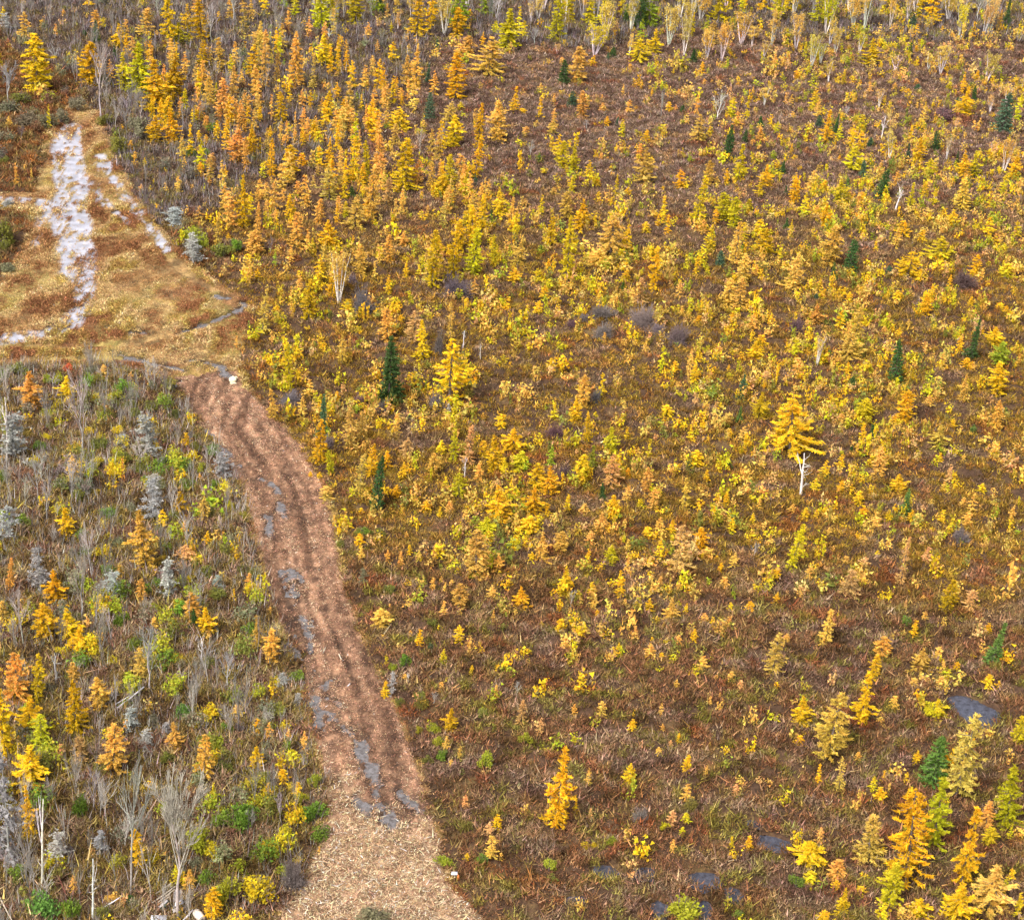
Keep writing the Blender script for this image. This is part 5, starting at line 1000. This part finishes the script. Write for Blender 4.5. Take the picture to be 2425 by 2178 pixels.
def build_clearing_litter():
    rng = np.random.default_rng(79)
    n = 520000; x = rng.uniform(-72, 6, n); y = rng.uniform(100, 284, n)
    px, py, dz = proj(np.stack([x, y, np.zeros(n)], -1)); k = (px > -120) & (px < W_SRC) & (py < H_SRC * 1.05)
    x, y = x[k], y[k]
    rough = np.maximum(sdist(TRAIL, x, y), sdist(FIELD, x, y)); k = rough > -1.5; x, y = x[k], y[k]
    m, z, rut, pd, road = trail_surface(x, y)
    k = (m > -.6) & (pd < .15) & (z > WATER_Z) & (rng.uniform(size=len(x)) > road * .97); x, y, z, rut = x[k], y[k], z[k], rut[k]; m = m[k]
    t_in = inside(TRAIL, x, y); sw = (rng.uniform(size=len(x)) < straw_amount(x, y)) | (inside(STRAW2, x, y) & (rng.uniform(size=len(x)) < .6))
    n1 = fbm(x * .35, y * .17, 191, 4); n2 = fbm(x * 1.5, y * 1.5, 193, 3)
    # grass of the field
    g = ~t_in; ng = g.sum(); tall = fbm(x[g] * .3, y[g] * .2, 195, 3)
    c = palette(np.clip((n1[g] - .5) * 2.6 + .5, 0, 1), [(.22, .10, .045), (.37, .21, .085), (.52, .36, .17), (.38, .26, .07), (.25, .11, .05)])
    h = .16 + .42 * sstep(.3, .7, tall) * rng.uniform(.5, 1.2, ng); h = h * np.clip(rut[g] / .9, .25, 1)
    T, C = blades(x[g], y[g], z[g] - .03, np.full(ng, .5), h, c, 9, rng, jit=.5, up=.5, thin=.12, wmax=.05)
    link('field_grass', tri_mesh('field_grass', T, COVER, col=C), kind='stuff')
    # chipped wood and dead sedge on the trail
    t = t_in; n = t.sum()
    c = palette(np.clip((fbm(across(x, y)[t] * 1.5, y[t] * .07, 101, 3) - .5) * 1.6 + (fbm(across(x, y)[t] * 3.2, y[t] * .16, 103, 3) - .5) * 1.3 + .45 + rng.normal(size=n) * .15, 0, 1), [(.15, .08, .05), (.28, .155, .095), (.40, .235, .145), (.52, .34, .22)])
    cs = palette(rng.uniform(size=n), [(.22, .13, .075), (.44, .28, .16), (.56, .38, .22), (.66, .48, .31), (.30, .19, .11)]); c = np.where(sw[t][:, None], cs, c)
    h = np.where(sw[t], .42, .17) * rng.uniform(.6, 1.3, n)
    T, C = blades(x[t], y[t], z[t] - .02, np.full(n, .5), h, c, 9, rng, jit=.6, up=.3, thin=.13, wmax=.035)
    link('trail_litter', tri_mesh('trail_litter', T, COVER, col=C), kind='stuff')
build_clearing_litter()

# ------------------------------------------------------------------ things people left behind
def plain(name, c, rough=.8, noise=.25, scale=6.0, stretch=(1, 1, 1), spec=.2):
    m, n, p = mat_new(name); p.inputs['Roughness'].default_value = rough; p.inputs['Specular IOR Level'].default_value = spec
    tc = n.nodes.new('ShaderNodeTexCoord'); mp = n.nodes.new('ShaderNodeMapping'); mp.inputs['Scale'].default_value = stretch
    n.links.new(tc.outputs['Object'], mp.inputs[0])
    no = nd(n, 'ShaderNodeTexNoise', Scale=scale, Detail=5.0, Roughness=.65); n.links.new(mp.outputs[0], no.inputs['Vector'])
    r = n.nodes.new('ShaderNodeValToRGB'); r.color_ramp.elements[0].position = .3; r.color_ramp.elements[1].position = .72
    r.color_ramp.elements[0].color = (*[v * (1 - noise) for v in c], 1); r.color_ramp.elements[1].color = (*[min(v * (1 + noise), .95) for v in c], 1)
    n.links.new(no.outputs['Fac'], r.inputs[0]); n.links.new(r.outputs[0], p.inputs['Base Color']); return m
OLDWOOD = plain('weathered_planks', (.40, .36, .33), .9, .4, 5, (1, 12, 12)); POLEWOOD = plain('grey_pole', (.50, .42, .31), .85, .35, 7)
WHITEWASH = plain('whitewashed_board', (.74, .70, .72), .7, .2, 8); TARP = plain('cream_sheet', (.85, .82, .58), .5, .08, 4); DARKP = plain('tarred_sheet', (.08, .09, .07), .7, .5, 5)
ENAMEL = plain('white_enamel', (.80, .80, .86), .35, .08, 3); ORANGE = plain('orange_tape', (.72, .22, .06), .6, .2, 9); DRUM = plain('pale_plastic', (.74, .64, .55), .6, .15, 5)
def slab(P4, thick):
    """a board between four corner points (around), with thickness downwards along its normal"""
    q = np.array(P4, float); nrm = np.cross(q[1] - q[0], q[3] - q[0]); nrm /= np.linalg.norm(nrm); lo = q - nrm * thick
    return np.vstack([q, lo]), np.array([[0, 1, 2, 3], [7, 6, 5, 4], [0, 4, 5, 1], [1, 5, 6, 2], [2, 6, 7, 3], [3, 7, 4, 0]])
def boards(name, corners, n, mat, parent=None, thick=.03, gap=.06, seed=0, **kw):
    """N parallel boards filling the quad a-b-c-d (boards run a to b), slightly uneven"""
    a, b, c, d = [np.array(v, float) for v in corners]; rng = np.random.default_rng(seed); V, Fc, k = [], [], 0
    for i in range(n):
        u0 = (i + gap) / n; u1 = (i + 1 - gap) / n; e = rng.normal(size=4) * .04
        p = [a + (d - a) * u0 + (b - a) * e[0], b + (c - b) * u0 + (b - a) * e[1], b + (c - b) * u1 + (b - a) * e[1], a + (d - a) * u1 + (b - a) * e[0]]
        p = [v + np.array([0, 0, rng.normal() * .02]) for v in p]
        v, f = slab(p, thick); V.append(v); Fc.append(f + k); k += 8
    return link(name, new_mesh(name, np.vstack(V), np.vstack(Fc).ravel(), 4, mat), parent, **kw)
def pole(name, p, q, r, mat, parent=None, **kw):
    p, q = np.array(p), np.array(q); t = Tubes(); m = (p + q) / 2 + np.array([0, 0, -.02])
    t.add([p, m, q], [r, r * .9, r * .7], 7, cap=True); return link(name, t.mesh(name, mat), parent, **kw)
def root(name, loc, label, cat, group=None):
    e = bpy.data.objects.new(name, None); COL.objects.link(e); e['label'] = label; e['category'] = cat
    if group: e['group'] = group
    e.empty_display_size = .2; return e
def px3(X, Y, z):  return at(X, Y, z)
shed = root('collapsed_shed', None, 'collapsed grey plank shed with fallen poles under the biggest bare tree', 'shed')
boards('roof_panel', [px3(412, 2107, .95), px3(409, 2152, .45), px3(437, 2148, .25), px3(430, 2104, .75)], 6, OLDWOOD, shed, seed=3)
boards('loose_boards', [px3(414, 2136, .80), px3(432, 2128, .66), px3(435, 2138, .60), px3(416, 2146, .70)], 2, WHITEWASH, shed, gap=.12, seed=4)
boards('lower_boards', [px3(408, 2152, .5), px3(436, 2143, .38), px3(440, 2153, .25), px3(410, 2160, .35)], 3, OLDWOOD, shed, seed=5)
boards('side_panel', [px3(373, 2149, .12), px3(396, 2130, .55), px3(401, 2138, .5), px3(380, 2158, .08)], 1, DARKP, shed, gap=.0, seed=6)
boards('pale_strip', [px3(375, 2146, .24), px3(396, 2129, .66), px3(398, 2132, .64), px3(377, 2151, .22)], 3, WHITEWASH, shed, gap=.2, seed=7)
for a, b, z0, z1 in (((360, 2137), (416, 2097), .35, 1.0), ((368, 2116), (406, 2090), .3, .75), ((374, 2136), (414, 2104), .5, .95), ((380, 2138), (402, 2121), .45, .8), ((402, 2119), (407, 2152), .85, .1), ((428, 2105), (457, 2150), .8, .08), ((432, 2118), (450, 2148), .6, .1), ((398, 2158), (404, 2180), .3, .1), ((417, 2155), (440, 2142), .3, .35)):
    pole('pole', px3(*a, z0), px3(*b, z1), .045, POLEWOOD, shed)
tank = root('metal_box', None, 'white enamelled metal box lying beside the collapsed shed poles', 'box')
v, f = slab([px3(357, 2166, .5), px3(357, 2190, .5), px3(397, 2190, .45), px3(396, 2166, .5)], .48); link('box_body', new_mesh('box_body', v, f.ravel(), 4, ENAMEL), tank)
v, f = slab([px3(362.5, 2166.6, .525), px3(362.5, 2189, .525), px3(365, 2189, .525), px3(365, 2166.6, .525)], .02); link('seam_strip', new_mesh('seam_strip', v, f.ravel(), 4, DARKP), tank)
v, f = slab([px3(375, 2166.6, .525), px3(375, 2189, .525), px3(377.5, 2189, .525), px3(377.5, 2166.6, .525)], .02); link('seam_strip', new_mesh('seam_strip', v, f.ravel(), 4, WHITEWASH), tank)
def blob(c, r, seed, mat, name, parent=None, nu=18, nv=12, rough=.12, **kw):
    u, v = np.meshgrid(np.arange(nu) * 2 * math.pi / nu, np.linspace(-1, 1, nv)); cz = v; rr = np.sqrt(np.clip(1 - v ** 2, .002, 1)) ** .8
    k = 1 + rough * (fbm(np.cos(u) * rr * 1.6 + seed, np.sin(u) * rr * 1.6 + v, seed, 2) - .5) * 2
    p = np.stack([c[0] + r[0] * np.cos(u) * rr * k, c[1] + r[1] * np.sin(u) * rr * k, c[2] + r[2] * cz * k], -1).reshape(-1, 3)
    i = np.arange(nv - 1)[:, None] * nu; j = np.arange(nu)[None]; f = np.stack([i + j, i + (j + 1) % nu, i + nu + (j + 1) % nu, i + nu + j], -1).reshape(-1, 4)
    return link(name, new_mesh(name, p, f.ravel(), 4, mat, smooth=True), parent, **kw)
g = at(471, 2170)
drum = root('plastic_drum', None, 'pale dented plastic drum beside the spiky golden tamarack and shed', 'drum')
a_, b_ = at(465, 2160, .3), at(477, 2174, .3); t = Tubes(); d_ = (b_ - a_)
t.add([a_ - d_ * .12, a_ - d_ * .11, a_, a_ + d_ * .3, a_ + d_ * .34, a_ + d_ * .66, a_ + d_ * .7, b_, b_ + d_ * .11, b_ + d_ * .12], [.2, .25, .27, .27, .285, .285, .27, .27, .25, .2], 16, cap=True)
link('drum_body', t.mesh('drum_body', DRUM), drum)
t = Tubes(); t.add([b_ + d_ * .12, b_ + d_ * .2], [.06, .06], 8, cap=True); link('bung', t.mesh('bung', DARKP), drum)
pole('fallen_board', px3(431, 2182, .12), px3(457, 2153, .4), .07, WHITEWASH, label='pale squared timber leaning beside the plastic drum', cat='timber')
bun = root('tarp_bundle', None, 'cream plastic bundle folded over, lying on the mulched trail edge', 'bundle')
c = at(551, 905); blob((c[0], c[1], .26), (.34, .36, .30), 5, TARP, 'folded_sheet', bun, rough=.25)
c2 = at(552, 909); blob((c2[0], c2[1], .06), (.36, .26, .09), 9, TARP, 'lower_fold', bun, rough=.2)
e0 = at(556, 901); t = Tubes(); t.add([e0 + [0, 0, .25], e0 + [.10, .04, .42], e0 + [.2, .06, .36], e0 + [.22, .0, .1]], [.04, .05, .05, .03], 6, cap=True); link('handle_loop', t.mesh('handle_loop', TARP), bun)
mk = root('marker_post', None, 'white-capped marker post with an orange ribbon beside the straw clearing', 'marker')
c = at(1076, 2086); pole('post', c + [0, 0, -.1], c + [0, 0, .62], .035, POLEWOOD, mk)
v, f = slab([c + [-.24, -.12, .66], c + [.16, -.12, .68], c + [.16, .16, .70], c + [-.22, .14, .68]], .06); link('cap_plate', new_mesh('cap_plate', v, f.ravel(), 4, ENAMEL), mk)
v, f = slab([c + [.17, -.05, .70], c + [.19, -.06, .12], c + [.35, -.05, .15], c + [.30, -.02, .52]], .02); link('ribbon', new_mesh('ribbon', v, f.ravel(), 4, ORANGE), mk)
for nm, a, b, z0, z1, r, lab in (
    ('fallen_log', (277, 1677), (341, 1626), .5, 1.0, .07, 'long pale fallen log slanting through the brown thicket'), ('fallen_log', (272, 1668), (318, 1640), .5, .8, .05, 'shorter pale fallen log beside the long one in the thicket'),
    ('fallen_log', (-4, 2118), (30, 2182), .2, .9, .05, 'thin pinkish dead pole leaning in the picture corner'), ('stick', (765, 1545), (771, 1532), .2, .3, .05, 'bleached stick on the mulched trail, upper of two'),
    ('stick', (803, 1549), (808, 1560), .15, .5, .06, 'bleached forked stick on the mulched trail, lower of two'), ('fallen_log', (242, 2150), (290, 2120), .4, .9, .05, 'crooked pale branch lying beside the white birch snag'),
    ('stick', (822, 1625), (829, 1618), .15, .25, .05, 'short pale stick on the trail above the puddled ruts'), ('stick', (838, 2066), (852, 2060), .2, .25, .05, 'pale stick in the straw of the clearing')):
    pole(nm, px3(*a, z0), px3(*b, z1), r, POLEWOOD if 'pale' not in lab else WHITEWASH, label=lab, cat='log' if nm == 'fallen_log' else 'stick')
